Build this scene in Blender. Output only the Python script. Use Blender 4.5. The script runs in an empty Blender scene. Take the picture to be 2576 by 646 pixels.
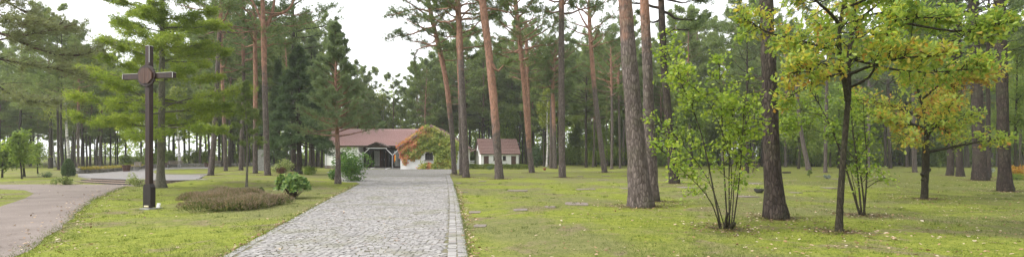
import bpy, math
import numpy as np
from mathutils import Vector

sc = bpy.context.scene
COL = sc.collection
F = 1244.0      # focal length in units of a 2576 wide picture
HZ = 396.0      # horizon row in the same units
CH = 1.55       # camera height (m)
rad = math.radians

# ------------------------------------------------------------------ terrain
def sstep(t):
    t = np.clip(t, 0, 1)
    return t * t * (3 - 2 * t)

LY = np.array([0, 3.8, 7.7, 10.5, 16.2, 20, 22.9, 26, 29.7, 31.5])
LX = np.array([-3.9, -4.1, -4.51, -5.12, -6.35, -7.15, -7.7, -8.4, -9.1, -10.2])
RY = np.array([0, 3.8, 7.7, 10.5, 16.2, 22.9, 29.7, 43.8, 60])
RX = np.array([-0.35, -0.45, -0.67, -1.0, -1.7, -2.58, -3.5, -5.5, -7.2])
PY = np.array([0, 4, 7.7, 9.0, 11.8, 14.4, 18.5, 22, 26, 29])
PX = np.array([-6.2, -7.0, -7.7, -8.6, -10.6, -12.6, -15.6, -17.9, -20.4, -22.5])

def height(x, y):
    x = np.asarray(x, float); y = np.asarray(y, float)
    up = 0.214 * sstep((y - 28 + 2.6 * sstep((x + 21) / 2.2)) / (8 - 4 * sstep((x + 21) / 2.2))) * sstep((-x - 9 - .45 * np.clip(y - 30, 0, 60)) / 8)
    b = (np.sin(x * .9 + 1.3 * np.sin(y * .31)) * np.sin(y * .7 + .8) * .5
         + np.sin(x * 1.9 + y * .6 + 2) * np.sin(y * 1.7 - x * .4) * .28 + np.sin(.21 * x + 1) * np.sin(.17 * y) * .8)
    m = np.ones_like(x * y)
    xl = np.interp(y, LY, LX); xr = np.interp(y, RY, RX)
    d = np.maximum(xl - x, x - xr)
    m = m * np.where(y < 31.5, sstep((d - .15) / 1.2), 1)
    m = m * np.where((y >= 31.5) & (y < 82), sstep(np.maximum(x - (xr + .1), -36 - x) / 1.2), 1)
    px = np.interp(y, PY, PX)
    m = m * np.where(y < 34, sstep((x - px - .1) / 1.2), 1)
    m = m * np.where((y >= 26) & (y < 82) & (x < -9), 0, 1)
    rise = 0.010 * np.clip(y - 95, 0, 200)
    return up + .045 * b * m + rise

def G(u, v, z=None):
    """ground point seen at picture position u, v"""
    h = 0.0 if z is None else z
    for _ in range(6):
        y = (CH - h) * F / (v - HZ)
        x = (u - 1288) / F * y
        if z is not None: break
        h = float(height(x, y))
    return Vector((x, y, h))

def P(u, v, d):
    return np.array([(u - 1288) / F * d, d, CH + (HZ - v) * d / F])

# ------------------------------------------------------------------ mesh builder
class MB:
    def __init__(s): s.V = []; s.Fc = []; s.n = 0
    def add(s, verts, faces, mi=0):
        verts = np.asarray(verts, float).reshape(-1, 3); faces = np.asarray(faces, int)
        s.V.append(verts); s.Fc.append((faces + s.n, mi)); s.n += len(verts)
    def box(s, c, size, rz=0, mi=0, rx=0, top=1.0):
        sx, sy, sz = [q / 2 for q in size]
        v = np.array([[-sx, -sy, -sz], [sx, -sy, -sz], [sx, sy, -sz], [-sx, sy, -sz],
                      [-sx * top, -sy * top, sz], [sx * top, -sy * top, sz], [sx * top, sy * top, sz], [-sx * top, sy * top, sz]])
        if rx:
            c_, s_ = math.cos(rx), math.sin(rx)
            v = v @ np.array([[1, 0, 0], [0, c_, s_], [0, -s_, c_]])
        if rz:
            c_, s_ = math.cos(rz), math.sin(rz)
            v = v @ np.array([[c_, s_, 0], [-s_, c_, 0], [0, 0, 1]])
        s.add(v + np.asarray(c, float), [[3, 2, 1, 0], [4, 5, 6, 7], [0, 1, 5, 4], [1, 2, 6, 5], [2, 3, 7, 6], [3, 0, 4, 7]], mi)
    def bar(s, a, b, w, h=None, mi=0):
        s.tube([a, b], [w, w], 4, mi)
    def tube(s, pts, rads, k=6, mi=0, jit=None, cap=True):
        p = np.asarray(pts, float); r = np.asarray(rads, float); n = len(p)
        t = np.gradient(p, axis=0); t /= np.linalg.norm(t, axis=1)[:, None] + 1e-9
        ref = np.array([1., 0, 0]) if abs(t[:, 2]).mean() > .75 else np.array([0, 0, 1.])
        a = np.cross(t, ref); a /= np.linalg.norm(a, axis=1)[:, None] + 1e-9
        b = np.cross(t, a)
        an = np.arange(k) * 2 * np.pi / k + (np.pi / 4 if k == 4 else 0)
        R = r[:, None] * np.ones((n, k))
        if jit is not None: R = R * jit
        v = p[:, None, :] + R[..., None] * (np.cos(an)[None, :, None] * a[:, None, :] + np.sin(an)[None, :, None] * b[:, None, :])
        i = np.arange(n - 1)[:, None] * k; j = np.arange(k)[None, :]; j2 = (j + 1) % k
        f = np.stack([i + j, i + k + j, i + k + j2, i + j2], -1).reshape(-1, 4)
        base = s.n
        s.add(v.reshape(-1, 3), f, mi)
        if cap:
            s.Fc.append((np.arange(k)[None, :] + base, mi))
            s.Fc.append((np.arange(k)[None, ::-1] + base + (n - 1) * k, mi))
    def lathe(s, prof, c=(0, 0, 0), k=16, mi=0):
        prof = np.asarray(prof, float); n = len(prof)
        an = np.arange(k) * 2 * np.pi / k
        v = np.stack([prof[:, None, 0] * np.cos(an), prof[:, None, 0] * np.sin(an), prof[:, None, 1] * np.ones(k)], -1)
        i = np.arange(n - 1)[:, None] * k; j = np.arange(k)[None, :]; j2 = (j + 1) % k
        s.add(v.reshape(-1, 3) + np.asarray(c, float), np.stack([i + j, i + j2, i + k + j2, i + k + j], -1).reshape(-1, 4), mi)
    def prism(s, poly, axis_a, axis_b, axis_n, depth, o=(0, 0, 0), mi=0):
        """polygon (list of 2D) in plane a,b extruded along n"""
        A, B, Nn, O = [np.asarray(q, float) for q in (axis_a, axis_b, axis_n, o)]
        q = np.array([O + x * A + y * B for x, y in poly]); k = len(q)
        base = s.n
        s.add(np.concatenate([q, q + Nn * depth]), [[i, (i + 1) % k, k + (i + 1) % k, k + i] for i in range(k)], mi)
        s.Fc.append((np.arange(k)[None, ::-1] + base, mi)); s.Fc.append((np.arange(k)[None, :] + base + k, mi))
    def leaves(s, C, D, S, L, W, shape, mi=0, curl=.0):
        """one polygon per leaf"""
        C = np.asarray(C, float); m = len(C)
        if m == 0: return
        T = np.asarray(shape, float); k = len(T)
        N = np.cross(D, S)
        L = np.broadcast_to(np.asarray(L, float), (m,)); W = np.broadcast_to(np.asarray(W, float), (m,))
        v = (C[:, None, :] + D[:, None, :] * (T[None, :, 0] * L[:, None])[..., None]
             + S[:, None, :] * (T[None, :, 1] * W[:, None])[..., None]
             + N[:, None, :] * ((T[None, :, 0] ** 2) * curl * L[:, None])[..., None])
        s.add(v.reshape(-1, 3), np.arange(m * k).reshape(m, k), mi)
    def build(s, name, mats, parent=None, smooth=False, loc=None):
        me = bpy.data.meshes.new(name)
        V = np.concatenate(s.V).astype(np.float32)
        me.vertices.add(len(V)); me.vertices.foreach_set('co', V.ravel())
        lv = []; ls = []; mi = []; off = 0
        for f, m in s.Fc:
            w = f.shape[1]; lv.append(f.ravel()); ls.append(off + np.arange(len(f)) * w); mi.append(np.full(len(f), m)); off += f.size
        lv = np.concatenate(lv); ls = np.concatenate(ls); mi = np.concatenate(mi)
        me.loops.add(len(lv)); me.loops.foreach_set('vertex_index', lv.astype(np.int32))
        me.polygons.add(len(ls)); me.polygons.foreach_set('loop_start', ls.astype(np.int32))
        me.polygons.foreach_set('material_index', mi.astype(np.int32))
        me.polygons.foreach_set('use_smooth', np.full(len(ls), bool(smooth)))
        me.update(calc_edges=True)
        for m in (mats if isinstance(mats, (list, tuple)) else [mats]): me.materials.append(m)
        o = bpy.data.objects.new(name, me); COL.objects.link(o)
        if parent is not None: o.parent = parent
        if loc is not None: o.location = loc
        return o

def tag(o, label=None, cat=None, group=None, kind=None):
    if label: o['label'] = label
    if cat: o['category'] = cat
    if group: o['group'] = group
    if kind: o['kind'] = kind
    return o

def thing(name, label, cat, loc=(0, 0, 0), rz=0, group=None):
    o = bpy.data.objects.new(name, None); COL.objects.link(o)
    o.empty_display_size = .2
    o.location = loc; o.rotation_euler = (0, 0, rz)
    return tag(o, label, cat, group)

def dup(root, loc, rz=0, scale=1.0, label=None, group=None):
    r = root.copy(); COL.objects.link(r); r.location = loc; r.rotation_euler = (0, 0, rz); r.scale = (scale,) * 3
    if label: r['label'] = label
    if group: r['group'] = group
    for ch in list(root.children):
        c = ch.copy(); COL.objects.link(c); c.parent = r
        for g in list(ch.children):
            d = g.copy(); COL.objects.link(d); d.parent = c
    return r

def unit(a):
    a = np.asarray(a, float)
    return a / (np.linalg.norm(a, axis=-1, keepdims=True) + 1e-9)

def smooth_path(pts, n):
    p = np.asarray(pts, float)
    d = np.r_[0, np.cumsum(np.linalg.norm(np.diff(p, axis=0), axis=1))]
    t = np.linspace(0, d[-1], n)
    q = np.stack([np.interp(t, d, p[:, i]) for i in range(p.shape[1])], -1)
    for _ in range(max(1, n // 8)):
        q[1:-1] = .25 * q[:-2] + .5 * q[1:-1] + .25 * q[2:]
    return q

# ------------------------------------------------------------------ materials
class NT:
    def __init__(s, name):
        s.m = bpy.data.materials.new(name); s.m.use_nodes = True
        s.t = s.m.node_tree; s.t.nodes.clear()
        s.out = s.n('ShaderNodeOutputMaterial')
    def n(s, typ, **kw):
        q = s.t.nodes.new(typ)
        for k, v in kw.items():
            if k.startswith('i_'):
                key = k[2:]; key = int(key) if key.isdigit() else key.replace('_', ' ')
                q.inputs[key].default_value = v
            else: setattr(q, k, v)
        return q
    def l(s, a, b): s.t.links.new(a, b)
    def coord(s, kind='Object'):
        if kind == 'Position': return s.n('ShaderNodeNewGeometry').outputs['Position']
        return s.n('ShaderNodeTexCoord').outputs[kind]
    def mapp(s, vec, scale):
        q = s.n('ShaderNodeMapping'); q.inputs['Scale'].default_value = scale; s.l(vec, q.inputs['Vector']); return q.outputs[0]
    def noise(s, vec, scale, detail=3, rough=.55, dist=0):
        q = s.n('ShaderNodeTexNoise'); q.inputs['Scale'].default_value = scale; q.inputs['Detail'].default_value = detail
        q.inputs['Roughness'].default_value = rough; q.inputs['Distortion'].default_value = dist
        s.l(vec, q.inputs['Vector']); return q.outputs['Fac']
    def ramp(s, fac, stops, interp='LINEAR'):
        q = s.n('ShaderNodeValToRGB'); cr = q.color_ramp; cr.interpolation = interp
        while len(cr.elements) < len(stops): cr.elements.new(.5)
        for e, (p_, c) in zip(cr.elements, stops): e.position = p_; e.color = (*c, 1) if len(c) == 3 else c
        s.l(fac, q.inputs[0]); return q.outputs[0]
    def mix(s, fac, a, b, mode='MIX'):
        q = s.n('ShaderNodeMix', data_type='RGBA', blend_type=mode)
        for val, idx in ((fac, 0), (a, 6), (b, 7)):
            if hasattr(val, 'is_output'): s.l(val, q.inputs[idx])
            elif idx == 0: q.inputs[0].default_value = val
            else: q.inputs[idx].default_value = (*val, 1)
        return q.outputs[2]
    def math(s, op, a, b=0.0, c=0.0):
        q = s.n('ShaderNodeMath', operation=op)
        for i, val in enumerate((a, b, c)):
            if hasattr(val, 'is_output'): s.l(val, q.inputs[i])
            else: q.inputs[i].default_value = val
        return q.outputs[0]
    def bsdf(s, col, rough=.8, spec=.3, bump=None, bs=.5, bd=.02, metal=0):
        q = s.n('ShaderNodeBsdfPrincipled')
        if hasattr(col, 'is_output'): s.l(col, q.inputs['Base Color'])
        else: q.inputs['Base Color'].default_value = (*col, 1)
        if hasattr(rough, 'is_output'): s.l(rough, q.inputs['Roughness'])
        else: q.inputs['Roughness'].default_value = rough
        q.inputs['Specular IOR Level'].default_value = spec; q.inputs['Metallic'].default_value = metal
        if bump is not None:
            b = s.n('ShaderNodeBump'); b.inputs['Strength'].default_value = bs; b.inputs['Distance'].default_value = bd
            s.l(bump, b.inputs['Height']); s.l(b.outputs[0], q.inputs['Normal'])
        return q.outputs[0]
    def done(s, sh):
        s.l(sh, s.out.inputs['Surface']); return s.m

def foliage(name, stops, trans=.35, spec=.25, island=True, nscale=.8, tint=.5, rough=.5):
    """leaves: colour varies from leaf to leaf and with soft clumps"""
    t = NT(name); g = t.n('ShaderNodeNewGeometry')
    nz = t.noise(t.coord('Object'), nscale, 2)
    oi = t.n('ShaderNodeObjectInfo').outputs['Random']
    f = t.math('MULTIPLY_ADD', nz, 1.1, -.05)
    if island: f = t.math('ADD', t.math('MULTIPLY', f, 1 - tint), t.math('MULTIPLY', g.outputs['Random Per Island'], tint))
    f = t.math('ADD', f, t.math('MULTIPLY', t.math('SUBTRACT', oi, .5), .22))
    col = t.ramp(f, stops)
    d = t.bsdf(col, rough, spec)
    tr = t.n('ShaderNodeBsdfTranslucent')
    c2 = t.mix(1.0, col, (1.25, 1.25, .7), 'MULTIPLY'); t.l(c2, tr.inputs['Color'])
    mx = t.n('ShaderNodeMixShader'); mx.inputs[0].default_value = trans
    t.l(d, mx.inputs[1]); t.l(tr.outputs[0], mx.inputs[2])
    return t.done(mx.outputs[0])

def plain(name, col, rough=.7, spec=.3, var=.15, scale=6, metal=0, bump=.2, bd=.01):
    t = NT(name); nz = t.noise(t.coord('Object'), scale, 4)
    lo = tuple(c * (1 - var) for c in col); hi = tuple(min(1, c * (1 + var)) for c in col)
    return t.done(t.bsdf(t.ramp(nz, [(.3, lo), (.7, hi)]), rough, spec, nz, bump, bd, metal))

def lawn_nodes(t):
    p = t.coord('Position')
    n1 = t.noise(p, .16, 3, .6); n2 = t.noise(p, .55, 4, .65, .6); n3 = t.noise(p, 3.2, 4, .7); n4 = t.noise(p, 21, 3, .7)
    f = t.math('ADD', t.math('MULTIPLY', n3, .45), t.math('MULTIPLY', n4, .55))
    moss = t.ramp(f, [(.32, (.058, .090, .012)), (.5, (.158, .181, .026)), (.66, (.262, .272, .055))])
    dull = t.ramp(f, [(.30, (.080, .088, .030)), (.5, (.135, .140, .048)), (.7, (.215, .205, .085))])
    soil = t.ramp(f, [(.3, (.075, .055, .030)), (.55, (.17, .135, .085)), (.75, (.28, .23, .16))])
    c = t.mix(t.ramp(n1, [(.44, (0, 0, 0)), (.56, (1, 1, 1))]), moss, dull)
    k = t.math('ADD', n2, t.math('MULTIPLY', t.math('SUBTRACT', n3, .5), .35))
    c = t.mix(t.ramp(k, [(.535, (0, 0, 0)), (.64, (.8, .8, .8))]), c, soil)
    # woodland floor away from the mown part and a darker olive tone towards the right
    xyz = t.n('ShaderNodeSeparateXYZ'); t.l(p, xyz.inputs[0])
    wood = t.math('ADD', t.math('MULTIPLY', t.math('SUBTRACT', xyz.outputs[1], 74), .03), t.math('MULTIPLY', t.math('SUBTRACT', n2, .5), 1.6))
    floor = t.ramp(f, [(.3, (.045, .055, .018)), (.55, (.10, .10, .035)), (.75, (.16, .12, .06))])
    c = t.mix(t.ramp(wood, [(.2, (0, 0, 0)), (.8, (1, 1, 1))]), c, floor)
    olive = t.math('ADD', t.math('MULTIPLY', t.math('SUBTRACT', xyz.outputs[0], 9), .055), t.math('MULTIPLY', t.math('SUBTRACT', n2, .5), 2.4))
    dcol = t.ramp(f, [(.3, (.045, .060, .012)), (.55, (.105, .115, .022)), (.75, (.17, .155, .05))])
    c = t.mix(t.ramp(olive, [(.1, (0, 0, 0)), (.9, (.8, .8, .8))]), c, dcol)
    return c, f

t = NT('lawn_moss'); c_, f_ = lawn_nodes(t); M_LAWN = t.done(t.bsdf(c_, .95, .1, f_, .9, .05))
t = NT('grass_blade'); c_, f_ = lawn_nodes(t)
c_ = t.mix(.35, c_, (.10, .17, .025))
d_ = t.bsdf(c_, .7, .2); tr = t.n('ShaderNodeBsdfTranslucent'); t.l(c_, tr.inputs[0])
mx = t.n('ShaderNodeMixShader'); mx.inputs[0].default_value = .3; t.l(d_, mx.inputs[1]); t.l(tr.outputs[0], mx.inputs[2])
M_BLADE = t.done(mx.outputs[0])

def pine_bark(name, gray, dark, orange, use_z=True, sx=17.0, sz=5.0, strength=.8):
    t = NT(name); o = t.coord('Object')
    w = t.n('ShaderNodeTexNoise'); w.inputs['Scale'].default_value = 3; t.l(o, w.inputs['Vector'])
    v1 = t.mix(.08, o, w.outputs['Color'])
    v = t.mapp(v1, (sx, sx, sz))
    vo = t.n('ShaderNodeTexVoronoi', feature='DISTANCE_TO_EDGE'); vo.inputs['Scale'].default_value = 1; t.l(v, vo.inputs['Vector'])
    vc = t.n('ShaderNodeTexVoronoi', feature='F1'); vc.inputs['Scale'].default_value = 1; t.l(v, vc.inputs['Vector'])
    fine = t.noise(t.mapp(o, (30, 30, 10)), 1, 4, .7)
    big = t.noise(o, 1.3, 3)
    hsv = t.n('ShaderNodeSeparateColor'); t.l(vc.outputs['Color'], hsv.inputs[0])
    f = t.math('ADD', t.math('MULTIPLY', hsv.outputs[0], .5), t.math('MULTIPLY', fine, .5))
    lo = tuple(c * .65 for c in gray); hi = tuple(c * 1.35 for c in gray)
    plate = t.ramp(f, [(.25, lo), (.75, hi)])
    plate = t.mix(t.ramp(big, [(.5, (0, 0, 0)), (.75, (.5, .5, .5))]), plate, (.09, .10, .05))
    crack = t.ramp(t.math('ADD', vo.outputs['Distance'], t.math('MULTIPLY', t.math('SUBTRACT', fine, .5), .22)), [(.0, (.3, .3, .3)), (.20, (1, 1, 1))])
    c = t.mix(crack, dark, plate)
    if use_z:
        at = t.n('ShaderNodeAttribute', attribute_type='OBJECT', attribute_name='bark_z')
        xyz = t.n('ShaderNodeSeparateXYZ'); t.l(o, xyz.inputs[0])
        k = t.math('MULTIPLY', t.math('SUBTRACT', xyz.outputs[2], at.outputs['Fac']), .32)
        k = t.math('ADD', k, t.math('MULTIPLY', t.math('SUBTRACT', t.noise(o, 2.2, 4, .6), .5), 1.6))
        oc = t.ramp(f, [(.25, tuple(c * .6 for c in orange)), (.5, orange), (.8, tuple(min(1, c * 1.35) for c in orange))])
        oc = t.mix(t.ramp(fine, [(.52, (0, 0, 0)), (.66, (.7, .7, .7))]), oc, (.26, .22, .19))
        c = t.mix(t.ramp(k, [(-.0, (0, 0, 0)), (.6, (1, 1, 1))]), c, oc)
    h = t.math('ADD', t.math('MULTIPLY', crack, .8), t.math('MULTIPLY', fine, .3))
    return t.done(t.bsdf(c, .9, .15, h, strength, .03))

M_BARK = pine_bark('pine_bark', (.130, .106, .096), (.042, .032, .028), (.27, .143, .098))
M_BARKD = pine_bark('dark_pine_bark', (.056, .043, .038), (.015, .012, .010), (.12, .07, .05))
M_SMOOTH = pine_bark('smooth_bark', (.13, .12, .095), (.09, .082, .062), (0, 0, 0), False, 34, 9, .4)
M_OAKBARK = pine_bark('oak_bark', (.050, .043, .030), (.013, .011, .008), (0, 0, 0), False, 40, 9, .7)
M_TWIG = plain('twig_bark', (.055, .042, .032), .9, .1, .3, 5)
t = NT('birch_bark'); o_ = t.coord('Object')
nz = t.noise(t.mapp(o_, (3, 3, 9)), 1, 4, .7)
M_BIRCH = t.done(t.bsdf(t.ramp(nz, [(.40, (.04, .035, .03)), (.5, (.50, .48, .45)), (.7, (.66, .64, .60))]), .7, .2))

M_NEEDLE = foliage('pine_needles', [(.1, (.058, .092, .042)), (.45, (.112, .160, .066)), (.8, (.19, .235, .095))], .38, .2, True, .35, .35)
M_NEEDLE_FAR = foliage('far_pine_needles', [(.1, (.085, .125, .048)), (.5, (.165, .218, .075)), (.9, (.27, .32, .115))], .42, .2, True, .25, .3)
M_NEEDLE_BLUE = foliage('blue_green_needles', [(.1, (.080, .120, .072)), (.5, (.140, .190, .105)), (.9, (.22, .27, .14))], .38, .2, True, .6, .35)
M_NEEDLE_SOFT = foliage('soft_pine_needles', [(.1, (.095, .165, .030)), (.5, (.225, .300, .050)), (.9, (.390, .420, .085))], .48, .2, True, .5, .4)
M_NEEDLE_GREY = foliage('grey_green_needles', [(.1, (.11, .13, .075)), (.5, (.175, .195, .11)), (.9, (.26, .27, .15))], .38, .2, True, .7, .35)
M_SPRUCE = foliage('spruce_needles', [(.1, (.045, .080, .042)), (.5, (.088, .135, .066)), (.9, (.15, .20, .09))], .28, .2, True, .5, .35)
M_UNDER = foliage('understory_leaves', [(.1, (.085, .145, .032)), (.5, (.185, .265, .052)), (.9, (.340, .380, .085))], .48, .25, True, .4, .45)
M_BIRCHLEAF = foliage('birch_leaves', [(.1, (0.104, 0.156, 0.029)), (.5, (0.195, 0.247, 0.044)), (.9, (0.364, 0.351, 0.065))], .45, .25, True, .5, .5)
M_HAZEL = foliage('hazel_leaves', [(.05, (.100, .170, .028)), (.45, (.210, .300, .045)), (.8, (.340, .400, .070)), (.97, (.44, .42, .08))], .5, .3, True, 1.2, .6)
M_OAKG = foliage('oak_leaves_green', [(.05, (.100, .185, .045)), (.45, (.230, .330, .066)), (.75, (.370, .440, .090)), (.97, (.48, .42, .08))], .54, .35, True, 1.0, .55)
M_OAKY = foliage('oak_leaves_turning', [(.05, (.200, .250, .050)), (.35, (.370, .385, .070)), (.7, (.490, .420, .08)), (.95, (.47, .25, .065))], .54, .3, True, 1.3, .6)
M_OAKO = foliage('oak_leaves_brown', [(.05, (.280, .240, .05)), (.4, (.430, .300, .06)), (.75, (.420, .200, .05)), (.97, (.28, .12, .04))], .42, .3, True, 1.3, .6)
M_RHODO = foliage('rhododendron_leaves', [(.05, (.050, .115, .030)), (.5, (.135, .235, .050)), (.85, (.280, .350, .080)), (.98, (.42, .42, .12))], .25, .5, True, 2.5, .7)
M_HEATH = foliage('heather_sprigs', [(.1, (.085, .105, .045)), (.35, (.165, .155, .085)), (.6, (.270, .190, .155)), (.9, (.38, .27, .24))], .3, .15, True, 1.6, .65)
M_HEATHG = foliage('heather_green', [(.1, (.055, .085, .026)), (.5, (.120, .150, .048)), (.9, (.20, .20, .08))], .3, .15, True, 1.6, .6)
M_IVY = foliage('creeper_leaves', [(.1, (.48, .16, .08)), (.3, (.46, .27, .08)), (.5, (.38, .36, .07)), (.7, (.22, .28, .05)), (.9, (.13, .20, .04))], .3, .3, True, .9, .5)
M_IVYG = foliage('creeper_leaves_green', [(.1, (.110, .170, .032)), (.6, (.220, .280, .045)), (.85, (.380, .360, .07)), (.98, (.46, .22, .07))], .3, .3, True, .5, .4)
M_IVYR = foliage('creeper_leaves_red', [(.1, (.50, .09, .085)), (.5, (.50, .17, .09)), (.8, (.44, .30, .08)), (.95, (.26, .28, .06))], .3, .3, True, .5, .4)
M_DUFF_SHADE = foliage('brown_litter_and_shade', [(.1, (.045, .028, .016)), (.5, (.095, .060, .034)), (.9, (.17, .11, .065))], .05, .1, True, 1, .9)  # brown litter, dark enough to double as shade round the trunks
M_LITTER = foliage('dry_leaves', [(.1, (.14, .075, .035)), (.45, (.30, .19, .10)), (.75, (.42, .32, .22)), (.95, (.52, .44, .35))], .1, .2, True, 1, .9)
# ------------------------------------------------------------------ plants
RHOMB = [(0, 0), (.45, .5), (1, 0), (.45, -.5)]
OVAL = [(0, 0), (.22, .38), (.55, .5), (.85, .28), (1, 0), (.85, -.28), (.55, -.5), (.22, -.38)]
OAK = [(0, .04), (.18, .26), (.28, .14), (.42, .42), (.52, .2), (.70, .5), (.78, .24), (1, 0),
       (.78, -.24), (.70, -.5), (.52, -.2), (.42, -.42), (.28, -.14), (.18, -.26), (0, -.04)]
UP = np.array([0, 0, 1.])

def needles(mb, rng, C, A, k, L, w, spread=.8, mi=0):
    m = len(C)
    D = unit(A[:, None, :] * spread + rng.normal(size=(m, k, 3)) * .6).reshape(-1, 3)
    S = unit(np.cross(D, rng.normal(size=(m * k, 3))))
    C2 = np.repeat(C, k, 0) + rng.normal(size=(m * k, 3)) * L * .18
    LL = L * rng.uniform(.6, 1.15, m * k)
    mb.leaves(C2, D, S, LL, w, RHOMB, mi)

def limb(mbw, rng, p0, d0, L, r0, rise=.15, wander=.06, ntw=8, twl=.35, nq=4, kw=4, start=.35, lift=.15, pts=None, twig_wood=True, tilt=1.0):
    n = 7; s = np.linspace(0, 1, n)
    if pts is None:
        w = np.cumsum(rng.normal(size=(n, 3)) * wander * L / 3, axis=0); w -= w[0]
        pts = p0 + np.outer(s, d0) * L + np.outer(s ** 2, UP) * rise * L + w
    else:
        pts = smooth_path(pts, n); L = np.linalg.norm(np.diff(pts, axis=0), axis=1).sum()
    mbw.tube(pts, np.maximum(r0 * (1 - .85 * s), .006), kw, cap=False)
    if ntw == 0: return np.zeros((0, 3)), np.zeros((0, 3))
    st = start + (1 - start) * rng.uniform(0, 1, ntw) ** .8; st[0] = 1
    B = np.stack([np.interp(st, s, pts[:, i]) for i in range(3)], -1)
    tg = unit(np.stack([np.interp(st, s, np.gradient(pts[:, i])) for i in range(3)], -1))
    side = unit(np.cross(tg, UP) + rng.normal(size=(ntw, 3)) * .15) * rng.choice([-1, 1], ntw)[:, None]
    a = rng.uniform(.2, 1.1, ntw)[:, None]; a[0] = 0
    D = unit(tg * np.cos(a) + side * np.sin(a) + UP * rng.normal(lift, .22, ntw)[:, None] * tilt)
    TL = twl * L * rng.uniform(.55, 1.1, ntw) * (1.25 - .6 * st)
    if twig_wood:
        for b, d, l_ in zip(B, D, TL):
            mbw.tube([b, b + d * l_ * .5 + UP * .02 * l_, b + d * l_], [r0 * .22 + .003, r0 * .14 + .003, .003], 3, cap=False)
    fr = rng.uniform(.25, 1.0, (ntw, nq)); fr[:, 0] = 1
    C = B[:, None] + D[:, None] * (TL[:, None] * fr)[..., None] + rng.normal(size=(ntw, nq, 3)) * (TL[:, None, None] * .13)
    A = unit(D[:, None] + UP * .3 + rng.normal(size=(ntw, nq, 3)) * .3)
    return C.reshape(-1, 3), A.reshape(-1, 3)

def trunk_mesh(rng, pts, rads, k=12, flare=.45, n=30, rough=.05):
    p = np.asarray(pts, float); r = np.asarray(rads, float)
    d = np.r_[0, np.cumsum(np.linalg.norm(np.diff(p, axis=0), axis=1))]
    t = np.linspace(0, 1, n) ** 1.5 * d[-1]
    q = np.stack([np.interp(t, d, p[:, i]) for i in range(3)], -1)
    for _ in range(3):
        q[2:-1] = .25 * q[1:-2] + .5 * q[2:-1] + .25 * q[3:]
    q[0, 2] -= .12
    rr = np.interp(t, d, r)
    rr = rr * (1 + flare * np.exp(-t / (2.2 * r[0])))
    an = np.arange(k) * 2 * np.pi / k
    ph = rng.uniform(0, 6.28, 3)
    jit = 1 + rng.normal(size=(n, k)) * rough
    jit = jit + (np.exp(-t / (1.3 * r[0]))[:, None]) * (.06 + .25 * flare) * np.cos(an * 5 + ph[0])[None]
    mb = MB(); mb.tube(q, rr, k, jit=jit)
    return mb, q, rr

def at_z(q, rr, z):
    return np.array([np.interp(z, q[:, 2], q[:, i]) for i in range(3)]), float(np.interp(z, q[:, 2], rr))

def pine_crown(rng, q, rr, z0, z1, nl, len0, mbw, ntw=9, nq=5, rise=.1, shape='umbrella', elev=(0, .6), kw=4, twig_wood=True, dead=0, twl=.38, wander=.07):
    Cs, As = [], []
    for i in range(nl):
        f = (i + rng.uniform(0, .9)) / nl
        z = z0 + (z1 - z0) * f
        p0, r_ = at_z(q, rr, z)
        if shape == 'umbrella': L = len0 * (.55 + .7 * math.sin(math.pi * min(1, .25 + .72 * f))) * rng.uniform(.6, 1.15)
        else: L = len0 * (1 - f * .93) * rng.uniform(.75, 1.1)
        az = i * 2.4 + rng.normal() * .4
        el = elev[0] + (elev[1] - elev[0]) * f + rng.normal() * .12
        d0 = np.array([math.cos(az) * math.cos(el), math.sin(az) * math.cos(el), math.sin(el)])
        c, a = limb(mbw, rng, p0, d0, L, min(r_ * .55, .02 + .022 * L), rise, wander, ntw, twl, nq, kw, twig_wood=twig_wood)
        Cs.append(c); As.append(a)
    for i in range(dead):
        z = z0 - rng.uniform(0, 1) * min(4, z0 * .4); p0, r_ = at_z(q, rr, z); az = rng.uniform(0, 6.28)
        limb(mbw, rng, p0, np.array([math.cos(az), math.sin(az), .1]), rng.uniform(.5, 1.6), .025, .1, .1, 0, kw=3)
    # leader
    p0, _ = at_z(q, rr, z1)
    Cs.append(p0 + rng.normal(size=(12, 3)) * .3); As.append(unit(UP + rng.normal(size=(12, 3)) * .4))
    return np.concatenate(Cs), np.concatenate(As)

def set_bark(o, z): o['bark_z'] = float(z)

# ---- pines far back: a handful of shapes, each copied to its own place
def pine_variant(seed, H, r, crown, lean, leaf, bark, name='pine_tree', nl=24, len0=2.6, tuft=.36, birch=False):
    rng = np.random.default_rng(seed)
    root = thing(name, 'x', 'tree')
    zs = np.linspace(0, H, 7)
    pts = np.stack([lean * zs + .12 * np.sin(zs * .5 + seed), .12 * np.cos(zs * .4 + seed * 2) - .12, zs], -1); pts[0, :2] *= 0
    mb, q, rr = trunk_mesh(rng, pts, r * (1 - .78 * zs / H), 9, .25, 20, .03)
    if birch:
        C, A = pine_crown(rng, q, rr, crown, H * .97, nl, len0, mb, 9, 5, -.12, 'cone' if birch == 2 else 'umbrella', (.5, .9), 3, False)
        lb = MB(); n = 5
        P_ = np.repeat(C, n, 0) + rng.normal(size=(len(C) * n, 3)) * .28
        D = unit(rng.normal(size=P_.shape) + [0, 0, -.4]); S = unit(np.cross(D, rng.normal(size=P_.shape)))
        lb.leaves(P_, D, S, tuft * .8, tuft * .55, RHOMB)
    else:
        C, A = pine_crown(rng, q, rr, crown, H * .98, nl, len0, mb, 12, 5, .12, 'umbrella', (.0, .75), 3, False, dead=8)
        lb = MB(); needles(lb, rng, C, A, 9, tuft, tuft * .19)
    t = mb.build('trunk', bark, root, smooth=True); set_bark(t, H * .38 if not birch else 99)
    lb.build('crown', leaf, root)
    return root

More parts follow.
